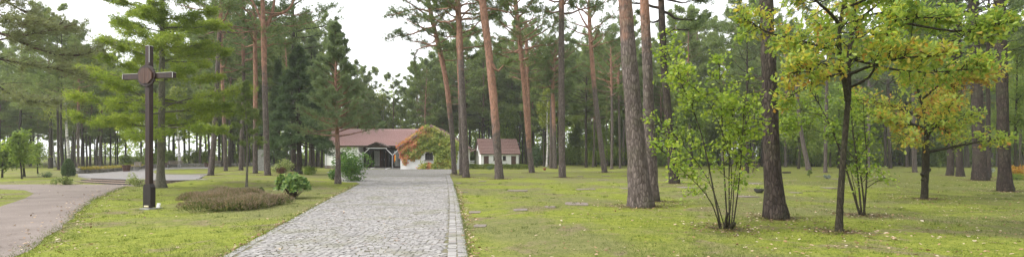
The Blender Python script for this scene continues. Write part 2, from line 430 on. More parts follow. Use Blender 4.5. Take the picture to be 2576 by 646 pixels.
def shrub_mesh(rng, w, h, n, L, W, shape=RHOMB, base=.15, lumps=9):
    cs = rng.normal(size=(lumps, 3)) * [w * .26, w * .26, h * .18] + [0, 0, h * .55]
    rs = rng.uniform(.22, .42, lumps) * min(w, h)
    i = rng.integers(0, lumps, n)
    d = unit(rng.normal(size=(n, 3)))
    P_ = cs[i] + d * (rs[i] * rng.uniform(.55, 1.08, n))[:, None]
    P_[:, 2] = np.abs(P_[:, 2] - base * h) + base * h * rng.uniform(.3, 1, n)
    D = unit(d + rng.normal(size=(n, 3)) * .6 + [0, 0, -.15]); S = unit(np.cross(D, rng.normal(size=(n, 3))))
    mb = MB(); mb.leaves(P_, D, S, L * rng.uniform(.7, 1.2, n), W * rng.uniform(.7, 1.2, n), shape)
    return mb

def stems_mesh(rng, w, h, n, r):
    mb = MB()
    for i in range(n):
        az = rng.uniform(0, 6.28); rr_ = rng.uniform(.15, .42) * w
        e = np.array([math.cos(az) * rr_, math.sin(az) * rr_, h * rng.uniform(.5, .8)])
        mb.tube([np.array([math.cos(az), math.sin(az), 0]) * .08 * w + [0, 0, -.05], e * .5 + [0, 0, .1 * h], e], [r, r * .7, r * .35], 5)
    return mb

# ---- near and middle pines, traced one by one
BASES = []
def traced_pine(label, path, H=19., cz=None, bark_v=None, seed=1, bark=None, leaf=None, nl=30, len0=3.4, tuft=.27, k=12,
                ntw=12, nq=5, blades=14, limbs=(), cat='pine tree', name='pine_tree', depth=None, group=None, shape='umbrella', elev=(0, .7), rise=.12, dead=5, z=None):
    rng = np.random.default_rng(seed)
    u0, v0, w0 = path[0]
    g = G(u0, v0) if depth is None else Vector((P(u0, v0, depth)[0], depth, float(height(P(u0, v0, depth)[0], depth))))
    d = g.y
    loc = np.array(g)
    pts = [np.zeros(3)]; ca = 1 / math.sqrt(1 + ((u0 - 1288) / F) ** 2); rs = [w0 / 2 * d / F * .86 * ca]
    for (u, v, w) in path[1:]:
        pts.append(P(u, v, d) - loc); rs.append(w / 2 * d / F * ca)
    slope = (pts[-1] - pts[-2]); slope = slope / max(slope[2], .1)
    yd = rng.normal() * .02
    while pts[-1][2] < H - .5:
        st = min(2.5, H - pts[-1][2]); slope = slope * [.75, .75, 1]
        pts.append(pts[-1] + slope * st + [rng.normal() * .06, rng.normal() * .06, 0])
    pts = np.array(pts); zz = pts[:, 2]
    known = len(rs)
    r_last = rs[-1]; z_last = zz[known - 1]
    for zq in zz[known:]: rs.append(max(.03, r_last * (1 - (zq - z_last) / (H - z_last + .01) * .85)))
    pts[1:, 1] += zz[1:] * yd
    mb, q, rr = trunk_mesh(rng, pts, rs, k, .34 if w0 > 30 else .22); BASES.append((loc, rs[0]))
    cz = H * .55 if cz is None else cz
    C, A = pine_crown(rng, q, rr, cz, H * .985, nl, len0, mb, ntw, nq, rise, shape, elev, 4, True, dead)
    Cs = [C]; As = [A]
    for lp in limbs:
        r0, kw, uv = lp[0], lp[1], lp[2]
        dep = kw.get('dy', 0.0)
        pp = [P(u, v, d) - loc + [0, (dep * i / (len(uv) - 1)), 0] for i, (u, v) in enumerate(uv)]
        c, a = limb(mb, rng, None, None, 1, r0, pts=pp, ntw=kw.get('ntw', 8), twl=kw.get('twl', .3), nq=5, kw=6, start=kw.get('start', .4))
        Cs.append(c); As.append(a)
    C = np.concatenate(Cs); A = np.concatenate(As)
    lb = MB(); needles(lb, rng, C, A, blades, tuft, tuft * .15)
    root = thing(name, label, cat, loc, 0, group)
    t = mb.build('trunk', bark or M_BARK, root, smooth=True)
    set_bark(t, 99 if bark_v is None else CH + (HZ - bark_v) * d / F - loc[2])
    lb.build('crown', leaf or M_NEEDLE, root)
    return root

TR = traced_pine
# left of the chapel
TR('dark pine leaning right behind the right end of the terrace', [(530, 441, 18), (538, 360, 14), (546, 200, 12), (553, 60, 11)], 19, 10.5, 110, 11, nl=24)
TR('reddish pine just right of the leaning dark one behind the terrace', [(568, 430, 11), (565, 330, 10), (562, 250, 9), (557, 150, 8)], 17, 9.5, 330, 12)
TR('grey pine left of the thin young pine, red only in its upper half', [(606, 428, 12), (607, 330, 11), (609, 200, 9), (605, 110, 8)], 18, 10, 190, 13)
TR('orange stemmed pine behind the forked pine', [(642, 436, 14), (642, 330, 12), (641, 200, 11), (639, 90, 10)], 18, 10.5, 330, 14)
TR('pine forking into crooked orange boughs left of the dark firs', [(673, 441, 18), (671, 330, 15), (669, 200, 14), (668, 70, 14)], 17.5, 12.2, 215, 15, nl=14, len0=3.2,
   limbs=[(.16, dict(ntw=0), [(668, 75), (677, 48), (690, 30), (690, -10), (696, -60)]), (.13, dict(ntw=9, start=.6), [(684, 40), (705, 36), (730, 28), (738, 8), (750, -40)]),
          (.13, dict(ntw=9, start=.6), [(668, 70), (655, 50), (648, 25), (630, -5), (610, -30)])])
TR('tall pine whose bare top rises above the dark firs', [(738, 431, 15), (739, 300, 12), (741, 140, 10), (738, 40, 9)], 20, 12.5, None, 16, M_BARKD, nl=22)
TR('small grey trunk beside the left wall of the chapel', [(798, 419, 8), (798, 300, 7), (796, 200, 6)], 15, 8.5, None, 17, M_BARKD)
# left wood in front of the sky
TR('straight grey pine with a spreading crown at the left end of the stone wall', [(197, 428, 9), (197, 330, 8), (199, 250, 7.5)], 12.5, 7.2, 300, 18, leaf=M_NEEDLE_FAR, len0=2.6)
TR('left of two near black pine trunks behind the narrow cypress', [(147, 427, 8), (147, 350, 7), (146, 260, 6)], 14, 7.5, None, 19, M_BARKD, leaf=M_NEEDLE_FAR)
TR('right of two near black pine trunks behind the narrow cypress', [(157, 428, 9), (154, 380, 7), (154, 260, 6)], 15, 7.5, None, 20, M_BARKD, leaf=M_NEEDLE_FAR)
# between chapel and grave lawn
TR('orange pine leaning left over the ivy gable', [(1143, 438, 14), (1137, 330, 13), (1122, 200, 13), (1102, 110, 12), (1085, 45, 11), (1076, 0, 10)], 18.5, 10.4, 300, 21, nl=26, len0=3.4, tuft=.26,
   limbs=[(.10, dict(ntw=12, twl=.28), [(1103, 114), (1080, 116), (1058, 119), (1044, 124), (1040, 150), (1047, 176)]), (.12, dict(ntw=14, twl=.3), [(1090, 70), (1070, 72), (1050, 80), (1032, 92), (1010, 88), (985, 96)]),
          (.10, dict(ntw=12), [(1080, 30), (1050, 20), (1015, 30), (980, 40)])])
TR('pine standing tight behind the leaning orange one at the drive', [(1161, 440, 12), (1160, 330, 11), (1157, 200, 10), (1152, 60, 9)], 18, 11, 260, 22)
TR('straight reddish pine at the right edge of the drive by the chapel', [(1173, 446, 19), (1168, 330, 16), (1161, 200, 15), (1155, 60, 14), (1151, 0, 13)], 19, 12, 170, 23)
TR('orange pine leaning left in front of the small white house', [(1257, 450, 23), (1248, 330, 20), (1237, 200, 20), (1222, 70, 19), (1212, 0, 18)], 20, 12.5, 345, 24, nl=20, limbs=[(.12, dict(ntw=10), [(1238, 160), (1252, 190), (1262, 165), (1290, 150), (1310, 160)])])
TR('orange pine right of the small white house with crooked upper boughs', [(1338, 434, 16), (1330, 360, 13), (1318, 200, 13), (1306, 90, 12), (1296, 0, 11)], 19, 11, 380, 25, limbs=[(.1, dict(ntw=8), [(1308, 100), (1290, 85), (1262, 65), (1240, 30)]), (.09, dict(ntw=8), [(1304, 80), (1325, 70), (1345, 40), (1350, 0)])])
TR('slim orange pine standing tight behind the crooked one', [(1335, 424, 11), (1331, 330, 10), (1327, 200, 9), (1322, 60, 8)], 19, 12, 380, 26, limbs=[(.09, dict(ntw=10), [(1324, 100), (1350, 104), (1372, 108), (1390, 95)])])
TR('bright orange pine with a kinked top between two grey trunks', [(1396, 424, 12), (1394, 330, 10), (1391, 230, 9), (1391, 170, 9), (1398, 120, 7)], 18, 11.5, 340, 27, limbs=[(.13, dict(ntw=5), [(1391, 160), (1380, 148), (1366, 150), (1350, 120)])])
TR('grey trunk just left of the tall straight pine, dark to the ground', [(1386, 423, 10), (1387, 300, 9), (1389, 200, 8)], 17, 9.5, None, 28)
TR('tall straight grey brown pine in the middle of the lawn edge', [(1414, 446, 19), (1413, 330, 17), (1412, 150, 15), (1412, 0, 14)], 20, 12.5, 60, 29)
TR('pine with bare twisted boughs leaning left beyond the grave slabs', [(1521, 434, 15), (1508, 330, 13), (1494, 200, 12), (1488, 110, 11), (1484, 40, 10)], 19, 12.6, 230, 30, nl=16, limbs=[
    (.12, dict(ntw=6, start=.6), [(1487, 80), (1470, 60), (1452, 20), (1440, -20)]), (.11, dict(ntw=6, start=.6), [(1488, 90), (1510, 60), (1540, 40), (1560, 45)]), (.10, dict(ntw=5, start=.6), [(1490, 120), (1515, 100), (1530, 75)])])
TR('thin far trunk between the twisted pine and the great pine, left one', [(1539, 425, 8), (1540, 300, 7), (1537, 180, 6)], 17, 9, 250, 31)
TR('thin far trunk between the twisted pine and the great pine, right one', [(1560, 423, 7), (1558, 300, 6), (1556, 180, 5)], 17, 9, 250, 32)
TR('thin dark trunk left of the twisted pine at the wood edge', [(1474, 421, 7), (1474, 300, 6), (1476, 200, 5)], 15, 8, None, 33, M_BARKD)
TR('great pine, the thickest trunk, flaking orange high up', [(1612, 520, 62), (1606, 430, 50), (1597, 330, 46), (1585, 180, 41), (1573, 0, 33)], 20, 11.5, 110, 34, nl=14, tuft=.3, blades=9, k=18)
TR('tall pine directly behind the great pine, reddish at the top', [(1641, 506, 37), (1637, 420, 31), (1632, 330, 28), (1627, 150, 25), (1617, 0, 22)], 20, 11.5, 150, 35, nl=14, tuft=.3, blades=9, k=16)
TR('dark slightly leaning pine right of the two great pines', [(1697, 461, 28), (1690, 400, 23), (1680, 300, 21), (1667, 150, 18), (1660, 0, 16)], 20, 10, 40, 36, M_BARKD, limbs=[(.09, dict(ntw=9), [(1665, 90), (1700, 70), (1730, 80), (1760, 60)]), (.08, dict(ntw=9), [(1662, 50), (1640, 60), (1610, 40)])])
TR('slim dark pine by the bench', [(1880, 435, 10), (1880, 380, 8), (1881, 250, 7)], 17, 9, None, 37, M_BARKD)
TR('broad dark brown pine with flared foot in front of the bowl planter', [(1953, 549, 60), (1947, 500, 47), (1944, 430, 43), (1942, 300, 41), (1940, 150, 39), (1936, 0, 35)], 20, 10.5, None, 38, M_BARKD, nl=18, tuft=.3, blades=9, k=18)
TR('grey trunk leaning left beyond the little seedling', [(2035, 428, 15), (2024, 380, 12), (2013, 320, 10), (2003, 220, 9)], 17, 9.5, None, 39)
TR('upright grey trunk behind the cushion plant', [(2076, 434, 11), (2076, 350, 9), (2077, 220, 8)], 17, 9.5, None, 40)
TR('slim grey trunk seen behind the multi stemmed hazel', [(2184, 420, 10), (2183, 300, 8), (2182, 200, 7)], 18, 9.5, None, 41)
TR('paired dark trunk left one beyond the hazel', [(2228, 419, 9), (2226, 300, 8), (2225, 200, 7)], 18, 9.5, None, 42, M_BARKD)
TR('paired dark trunk right one beyond the hazel', [(2240, 423, 11), (2236, 300, 9), (2234, 200, 8)], 18, 9.5, None, 43, M_BARKD)
TR('slim dark trunk left of the small spreading oak', [(2282, 420, 9), (2282, 300, 8), (2283, 200, 7)], 18, 9.5, None, 44, M_BARKD)
TR('speckled grey pine just left of the small spreading oak', [(2301, 433, 15), (2299, 380, 13), (2297, 250, 11), (2297, 120, 9)], 18, 9.5, None, 45)
TR('thin grey trunk seen just right of the small oak stem', [(2342, 417, 10), (2340, 330, 8), (2339, 200, 7)], 18, 9, None, 46)
TR('left of two close thick pines right of the small oak', [(2390, 441, 23), (2391, 400, 19), (2393, 300, 18), (2397, 150, 16), (2400, 30, 15)], 19, 10, 120, 47, M_BARKD, len0=3.4)
TR('right of two close thick pines right of the small oak', [(2416, 444, 24), (2413, 400, 19), (2411, 300, 17), (2410, 150, 15)], 19, 10, None, 48, M_BARKD, len0=3.4)
TR('slim grey trunk between the thick pines and the far right pines', [(2434, 420, 12), (2433, 330, 10), (2432, 200, 9)], 18, 9, None, 49)
TR('stout dark pine with a mossy foot left of the far right pine', [(2466, 453, 42), (2464, 400, 36), (2461, 300, 32), (2457, 150, 29), (2452, 0, 26)], 20, 9.5, None, 50, M_BARKD, nl=24, len0=3.6, k=16)
TR('thin trunk hugging the stout dark pine on its right', [(2488, 447, 15), (2485, 350, 13), (2483, 200, 11)], 18, 9, None, 51, M_BARKD)
TR('far right near black pine leaning a little to the left', [(2531, 481, 42), (2526, 420, 34), (2520, 300, 32), (2511, 100, 33), (2505, 0, 31)], 20, 9, None, 52, M_BARKD, nl=26, len0=3.8, k=16)

# pine just outside the left edge: its boughs hang into view
TR('grey needled pine boughs reaching in from the left edge', [(-75, 500, 50), (-80, 300, 40), (-85, 0, 32)], 15, 7.2, 200, 53, bark=M_BARKD, leaf=M_NEEDLE_GREY, nl=12, len0=3.0, tuft=.15, blades=16, ntw=10, nq=6, limbs=[
    (.07, dict(ntw=44, twl=.26, start=.2, dy=1.0), [(-80, 60), (0, 78), (40, 108), (66, 126), (110, 134), (150, 136), (190, 116)]),
    (.06, dict(ntw=40, twl=.24, start=.2, dy=-1.2), [(-80, 200), (0, 204), (30, 222), (60, 244), (100, 258), (140, 268), (185, 264)]),
    (.06, dict(ntw=44, twl=.3, start=.15, dy=1.5), [(-80, -30), (0, -5), (30, 28), (52, 42), (75, 56), (100, 50)]),
    (.06, dict(ntw=36, twl=.3, start=.15, dy=2.0), [(-80, 140), (-20, 140), (20, 160), (60, 150), (90, 175)]),
    (.05, dict(ntw=30, twl=.34, start=.25, dy=.5), [(-80, 110), (-10, 100), (40, 85), (90, 75), (130, 60)]),
    (.05, dict(ntw=36, twl=.30, start=.2, dy=-.6), [(-80, 0), (0, 30), (45, 60), (85, 80), (120, 70)])])

# soft light green pine behind the cross
def soft_pine():
    rng = np.random.default_rng(70)
    g = G(405, 472); d = g.y; loc = np.array(g)
    pts = [np.zeros(3)] + [P(u, v, d) - loc for u, v in ((404, 440), (406, 330), (408, 150), (409, 0), (409, -160))]
    rs = [r * d / F / 2 * .82 for r in (24, 20, 18, 15, 12, 4)]
    mb, q, rr = trunk_mesh(rng, pts, rs, 14, .5, 30, .03)
    H = q[-1, 2]; Cs, As = [], []
    z = 3.0
    while z < H - .3:
        f = (z - 3) / (H - 3)
        nb = 5 if f < .7 else 4; ph = rng.uniform(0, 6.28)
        for b in range(nb):
            az = ph + b * 6.283 / nb + rng.normal() * .3
            el = rng.normal(.04 + .25 * f, .10)
            p0, r_ = at_z(q, rr, z + rng.normal() * .12)
            L = (3.9 * (1 - f * .62)) * rng.uniform(.7, 1.1)
            d0 = np.array([math.cos(az) * math.cos(el), math.sin(az) * math.cos(el), math.sin(el)])
            c, a = limb(mb, rng, p0, d0, L, .03 + .006 * L, 0.0, .05, 26, .30, 7, 5, start=.18, lift=.0, tilt=.5)
            c[:, 2] -= rng.uniform(0, .10, len(c)); Cs.append(c); As.append(unit(a + [0, 0, -.25]))
        z += .80 + .12 * rng.normal()
    C = np.concatenate(Cs); A = np.concatenate(As)
    lb = MB(); needles(lb, rng, C, A, 14, .21, .026, .7)
    root = thing('soft_needled_pine', 'light green pine with layered drooping boughs right behind the wooden cross', 'pine tree', loc)
    mb.build('trunk', M_SMOOTH, root, smooth=True); lb.build('crown', M_NEEDLE_SOFT, root)
soft_pine()

def cone_tree(label, name, cat, u, v, top_v, half_u, leaf, bark, seed, w=14, z0=.4, nl=70, ntw=10, tuft=.2, blades=12, elev=(-.1, .6), rise=.0, nq=5, depth=None, lean=0, group=None, twl=.33, bw=.13):
    rng = np.random.default_rng(seed)
    g = G(u, v); d = g.y; loc = np.array(g)
    H = CH + (HZ - top_v) * d / F - loc[2]; ca = 1 / math.sqrt(1 + ((u - 1288) / F) ** 2); R = half_u * d / F * ca; w = w * ca
    zs = np.linspace(0, H, 8)
    pts = np.stack([lean * zs + .05 * np.sin(zs), zs * 0, zs], -1)
    mb, q, rr = trunk_mesh(rng, pts, (w / 2 * d / F) * (1 - .92 * zs / H), 10, .3, 22, .03)
    C, A = pine_crown(rng, q, rr, z0, H * .985, nl, R * 1.05, mb, ntw, nq, rise, 'cone', elev, 4, True, twl=twl, wander=.04)
    lb = MB(); needles(lb, rng, C, A, blades, tuft, tuft * bw)
    root = thing(name, label, cat, loc, 0, group)
    t = mb.build('trunk', bark, root, smooth=True); set_bark(t, 1.5 if bark is M_BARK else 99)
    lb.build('crown', leaf, root)
    return root
cone_tree('young blue green pine at the drive with a bright bush at its foot', 'young_pine', 'pine tree', 850, 462, 58, 100, M_NEEDLE_BLUE, M_BARK, 71, 15, 2.75, 80, 14, .19, 11, (.15, .8), .12, 5, lean=-.02, twl=.36)
cone_tree('slender young pine with sparse crown on the lawn behind the heather', 'young_pine', 'pine tree', 620, 462, 205, 44, M_NEEDLE_FAR, M_SMOOTH, 72, 6.5, 2.0, 30, 7, .17, 10, (.1, .8), .1, 4)
cone_tree('narrow almost black fir left of the broad dark fir', 'fir_tree', 'fir tree', 700, 428, 150, 38, M_SPRUCE, M_BARKD, 73, 12, .8, 90, 9, .32, 10, (-.25, .3), -.05, 4)
cone_tree('broad dark fir with drooping boughs behind the rhododendron', 'fir_tree', 'fir tree', 752, 437, 118, 92, M_SPRUCE, M_BARKD, 74, 15, 2.6, 110, 11, .32, 11, (-.25, .3), -.05, 5)
cone_tree('dark green fir half hidden behind the blue green pine', 'fir_tree', 'fir tree', 783, 428, 90, 62, M_NEEDLE_BLUE, M_BARKD, 75, 14, 3.9, 80, 10, .34, 10, (-.2, .4), -.05, 5)

# ---- broadleaved trees with traced limbs
def branchlets(mbw, rng, pts, r0, n, L, levels=2, start=.25, up=.25):
    """twigs on a limb; returns leaf points and directions at their ends"""
    out = []
    p = smooth_path(pts, 9); s = np.linspace(0, 1, 9)
    mbw.tube(p, np.maximum(r0 * (1 - .75 * s), .005), 7, cap=False)
    for i in range(n):
        f = start + (1 - start) * rng.uniform() ** .8
        b = np.array([np.interp(f, s, p[:, j]) for j in range(3)])
        tg = unit(np.array([np.interp(f, s, np.gradient(p[:, j])) for j in range(3)]))
        d = unit(tg * rng.uniform(.2, 1) + rng.normal(size=3) * .75 + UP * up)
        l_ = L * rng.uniform(.5, 1.15) * (1.2 - .5 * f)
        q = np.array([b, b + d * l_ * .45 + rng.normal(size=3) * .06 * l_, b + d * l_ + rng.normal(size=3) * .1 * l_])
        mbw.tube(q, [r0 * .25 + .003, r0 * .15 + .0025, .003], 4, cap=False)
        m = rng.integers(3, 6)
        for j in range(m):
            f2 = .35 + .65 * (j + 1) / m
            b2 = np.array([np.interp(f2, [0, .5, 1], q[:, a]) for a in range(3)])
            if levels > 1 and j < m - 1:
                d2 = unit(d * .7 + rng.normal(size=3) * .7 + UP * .1); e = b2 + d2 * l_ * rng.uniform(.25, .5)
                mbw.tube([b2, e], [.004, .002], 3, cap=False)
                out.append((e, d2)); out.append(((b2 + e) / 2, d2))
            else: out.append((b2, d))
    return out

def leaf_cloud(mb, rng, out, k, L, W, shape, spread=.12, hang=.25, mi=0, curl=-.18):
    if not out: return
    C = np.array([o[0] for o in out]); A = np.array([o[1] for o in out]); m = len(C)
    D = unit(np.repeat(A, k, 0) * .5 + rng.normal(size=(m * k, 3)) * .75 + [0, 0, -hang])
    N = unit(UP * 1.0 + rng.normal(size=(m * k, 3)) * .55); S = unit(np.cross(D, N))
    C = np.repeat(C, k, 0) + rng.normal(size=(m * k, 3)) * spread * .5
    LL = L * rng.uniform(.6, 1.15, m * k)
    mb.leaves(C, D, S, LL, LL * W, shape, mi, curl)

def snap(limbs, q):
    """let every limb start on the stem or on an earlier limb"""
    done = [q]; out = []
    for r0, pts, n, kd in limbs:
        p = np.array(pts, float)
        allp = np.concatenate(done); j = np.argmin(np.linalg.norm(allp - p[0], axis=1)); off = allp[j] - p[0]
        p = p + off * np.linspace(1, .2, len(p))[:, None]
        sp = smooth_path(p, 9); done.append(smooth_path(sp, 60)); out.append((r0, p, n, kd))
    return out

def young_oak():
    rng = np.random.default_rng(80)
    g = G(2110, 583); d = g.y; loc = np.array(g)
    def L3(uv, dy=0): return [P(u, v, d) - loc + [0, dy * i / max(1, len(uv) - 1), 0] for i, (u, v) in enumerate(uv)]
    stem = [np.zeros(3)] + L3([(2113, 520), (2118, 440), (2124, 360), (2131, 290), (2133, 255)])
    mb, q, rr = trunk_mesh(rng, stem, [r * d / F / 2 * .83 for r in (20, 18, 17, 16, 15, 15)], 12, .25, 22, .04)
    limbs = [(.058, L3([(2133, 258), (2122, 225), (2102, 185), (2083, 128), (2080, 70), (2086, 10), (2083, -60)], -.6), 34, 'm'),
             (.062, L3([(2133, 258), (2141, 220), (2150, 170), (2153, 140), (2168, 100), (2185, 40), (2200, -40)], .5), 30, 'm'),
             (.045, L3([(2150, 165), (2170, 135), (2200, 128), (2240, 118), (2290, 92), (2340, 80)], .9), 40, 'g'),
             (.035, L3([(2148, 180), (2175, 165), (2210, 158), (2250, 168)], -1.1), 24, 'y'),
             (.035, L3([(2103, 186), (2060, 168), (2010, 172), (1960, 190), (1930, 205)], -.9), 34, 'y'),
             (.035, L3([(2086, 130), (2050, 110), (2000, 90), (1950, 70), (1900, 30)], .6), 34, 'm'),
             (.035, L3([(2081, 70), (2040, 50), (1985, 30), (1930, -5)], -1.0), 30, 'm'),
             (.030, L3([(2084, 30), (2120, 20), (2160, 0), (2210, -30)], -.8), 26, 'g'),
             (.035, L3([(2170, 95), (2220, 60), (2280, 40), (2350, 30), (2420, 40)], .2), 44, 'g'),
             (.030, L3([(2185, 40), (2240, 10), (2310, 0), (2400, 0), (2470, 20)], 1.0), 46, 'g'),
             (.030, L3([(2128, 215), (2150, 200), (2120, 150), (2125, 90)], -1.4), 24, 'm'),
             (.030, L3([(2240, 118), (2290, 140), (2340, 150), (2400, 130), (2450, 120)], 1.2), 34, 'g'),
             (.028, L3([(2102, 185), (2070, 190), (2040, 215), (2010, 240)], .5), 14, 'm'),
             (.03, L3([(2084, 128), (2095, 80), (2130, 60), (2140, 10)], 1.0), 24, 'm'),
             (.03, L3([(2200, 128), (2280, 170), (2340, 185), (2400, 180)], -.8), 34, 'g'), (.03, L3([(2280, 40), (2350, 70), (2420, 90), (2480, 70)], -.6), 40, 'g'),
             (.028, L3([(2185, 40), (2230, -10), (2290, -40)], -.6), 26, 'm'), (.028, L3([(2040, 50), (2010, 80), (1990, 120)], -.5), 22, 'm')]
    lb = MB()
    for r0, pts, n, kd in snap(limbs, q):
        out = branchlets(mb, rng, pts, r0, int(n * .62), .50, 2, .34, .12)
        sel = rng.uniform(size=len(out))
        pr = {'g': (.90, .99), 'm': (.66, .97), 'y': (.42, .88)}[kd]
        for mi, lo, hi in ((0, 0, pr[0]), (1, pr[0], pr[1]), (2, pr[1], 1)):
            leaf_cloud(lb, rng, [o for o, s_ in zip(out, sel) if lo <= s_ < hi], 5, .118, .62, OAK, .13, .25, mi)
    BASES.append((loc, .10)); root = thing('young_oak', 'young oak with forked stem and green to orange lobed leaves on the front lawn', 'oak tree', loc)
    mb.build('trunk', M_OAKBARK, root, smooth=True); lb.build('crown', [M_OAKG, M_OAKY, M_OAKO], root)
young_oak()

def small_oak():
    rng = np.random.default_rng(81)
    g = G(2325, 500); d = g.y; loc = np.array(g)
    def L3(uv, dy=0): return [P(u, v, d) - loc + [0, dy * i / max(1, len(uv) - 1), 0] for i, (u, v) in enumerate(uv)]
    stem = [np.zeros(3)] + L3([(2327, 460), (2328, 430), (2329, 405), (2330, 370), (2332, 340)])
    mb, q, rr = trunk_mesh(rng, stem, [r * d / F / 2 * .77 for r in (19, 18, 20, 21, 17, 16)], 12, .2, 22, .06)
    mb.tube(L3([(2336, 428), (2340, 424)]), [.07, .04], 7); mb.tube(L3([(2323, 440), (2317, 436)]), [.08, .05], 7); mb.tube(L3([(2323, 452), (2318, 452)]), [.06, .04], 7)
    limbs = [(.075, L3([(2332, 345), (2310, 322), (2270, 318), (2220, 312), (2170, 300)], -.8), 34, 'm'),
             (.075, L3([(2332, 345), (2355, 325), (2380, 310), (2430, 300), (2490, 290)], .8), 36, 'g'),
             (.06, L3([(2333, 380), (2360, 372), (2400, 362), (2440, 352), (2480, 355)], -1.0), 22, 'g'),
             (.06, L3([(2331, 340), (2332, 300), (2325, 250), (2310, 190), (2300, 150)], .3), 40, 'm'),
             (.05, L3([(2330, 320), (2345, 280), (2370, 230), (2400, 180)], -.6), 40, 'o'),
             (.05, L3([(2328, 300), (2290, 270), (2240, 250), (2190, 240)], 1.2), 36, 'm'),
             (.05, L3([(2331, 310), (2370, 280), (2420, 250), (2460, 230)], 1.5), 40, 'o'),
             (.045, L3([(2320, 330), (2270, 345), (2220, 350), (2190, 345)], -1.4), 18, 'm'),
             (.045, L3([(2326, 250), (2350, 210), (2380, 190), (2430, 200)], -1.2), 36, 'o'),
             (.045, L3([(2320, 240), (2280, 210), (2240, 200)], -1.0), 30, 'm'),
             (.045, L3([(2345, 310), (2400, 322), (2450, 325), (2510, 300)], 1.6), 26, 'g'),
             (.04, L3([(2332, 345), (2320, 320), (2300, 290), (2290, 260)], -2.0), 26, 'm')]
    lb = MB()
    for r0, pts, n, kd in snap(limbs, q):
        out = branchlets(mb, rng, pts, r0, int(n * .72), .60, 2, .2, .15)
        sel = rng.uniform(size=len(out))
        pr = {'g': (.84, .98), 'm': (.55, .94), 'o': (.25, .74)}[kd]
        for mi, lo, hi in ((0, 0, pr[0]), (1, pr[0], pr[1]), (2, pr[1], 1)):
            leaf_cloud(lb, rng, [o for o, s_ in zip(out, sel) if lo <= s_ < hi], 5, .15, .6, OAK, .16, .25, mi)
    BASES.append((loc, .16)); root = thing('spreading_oak', 'small spreading oak with knobbly black stem and yellow brown crown', 'oak tree', loc)
    mb.build('trunk', M_OAKBARK, root, smooth=True); lb.build('crown', [M_OAKG, M_OAKY, M_OAKO], root)
small_oak()

def hazel(label, u, v, seed, stems, n, L, leafL, k, spread, mats, name='hazel_bush'):
    rng = np.random.default_rng(seed)
    g = G(u, v); d = g.y; loc = np.array(g)
    mb = MB(); lb = MB()
    done = []
    for r0, uv, dy, nn in stems:
        pts = np.array([P(a, b, d) - loc + [0, dy * i / (len(uv) - 1), 0] for i, (a, b) in enumerate(uv)])
        if uv[0][1] > v - 15: pts[0] = pts[0] * [1, 1, 0] + [0, 0, -.05]
        else:
            allp = np.concatenate(done); off = allp[np.argmin(np.linalg.norm(allp - pts[0], axis=1))] - pts[0]
            pts = pts + off * np.linspace(1, .2, len(pts))[:, None]
        done.append(smooth_path(smooth_path(pts, 9), 60))
        if nn < 0: mb.tube(smooth_path(pts, 6), np.linspace(r0, r0 * .85, 6), 8); continue
        out = branchlets(mb, rng, pts, r0, int(nn * n), L, 2, .30, .12)
        leaf_cloud(lb, rng, out, k, leafL, .75, OVAL, spread, .2)
    root = thing(name, label, 'bush', loc)
    BASES.append((loc, .2)); mb.build('stem', M_OAKBARK, root, smooth=True); lb.build('crown', mats, root)
hazel('bright green hazel bush with a fan of thin stems left of the dark brown pine', 1828, 574, 82, [
    (0.0204, [(1815, 572), (1805, 520), (1790, 430), (1775, 340), (1745, 250), (1700, 160), (1680, 100)], .3, 34),
    (0.0177, [(1830, 572), (1822, 500), (1812, 410), (1806, 320), (1795, 230), (1790, 170)], -.4, 30),
    (0.0177, [(1836, 572), (1838, 500), (1842, 420), (1850, 330), (1862, 250), (1880, 200)], .4, 30),
    (0.0163, [(1842, 572), (1846, 500), (1846, 420), (1842, 340), (1836, 270), (1840, 210)], -.8, 30),
    (0.0136, [(1812, 570), (1790, 520), (1750, 470), (1700, 435), (1650, 390), (1618, 368)], -1.0, 22),
    (0.0136, [(1838, 572), (1848, 520), (1850, 440), (1880, 350), (1910, 300)], .2, 24),
    (0.0122, [(1826, 570), (1815, 520), (1800, 450), (1760, 390), (1720, 330), (1670, 280)], .8, 26),
    (0.0122, [(1830, 570), (1832, 500), (1826, 420), (1780, 300), (1730, 230), (1665, 210)], -.9, 26),
    (0.0340, [(1822, 576), (1821, 555), (1820, 532)], -.2, -1), (.05, [(1834, 576), (1834, 556)], -.25, -1)], .66, .45, .080, 4, .15, M_HAZEL)
hazel('multi stemmed hazel behind the young oak with leaves only high up', 2170, 541, 83, [
    (0.0306, [(2165, 541), (2155, 470), (2140, 380), (2120, 300), (2090, 220), (2060, 170)], 1.0, 26),
    (0.0272, [(2168, 541), (2163, 460), (2158, 370), (2150, 290), (2150, 220)], .2, 22),
    (0.0258, [(2172, 541), (2175, 470), (2172, 400), (2160, 330), (2152, 260)], -.3, 20),
    (0.0245, [(2176, 541), (2180, 470), (2178, 400), (2172, 340), (2180, 270)], .6, 22),
    (0.0136, [(2162, 541), (2145, 480), (2128, 430), (2115, 395)], -.3, 3),
    (0.0136, [(2150, 400), (2120, 340), (2080, 310), (2030, 300)], 1.5, 30),
    (0.0122, [(2178, 470), (2195, 450), (2215, 440)], -.4, 4),
    (0.0136, [(2150, 330), (2110, 280), (2050, 260), (2000, 265)], 2.2, 30)], .62, .5, .085, 4, .16, M_HAZEL)

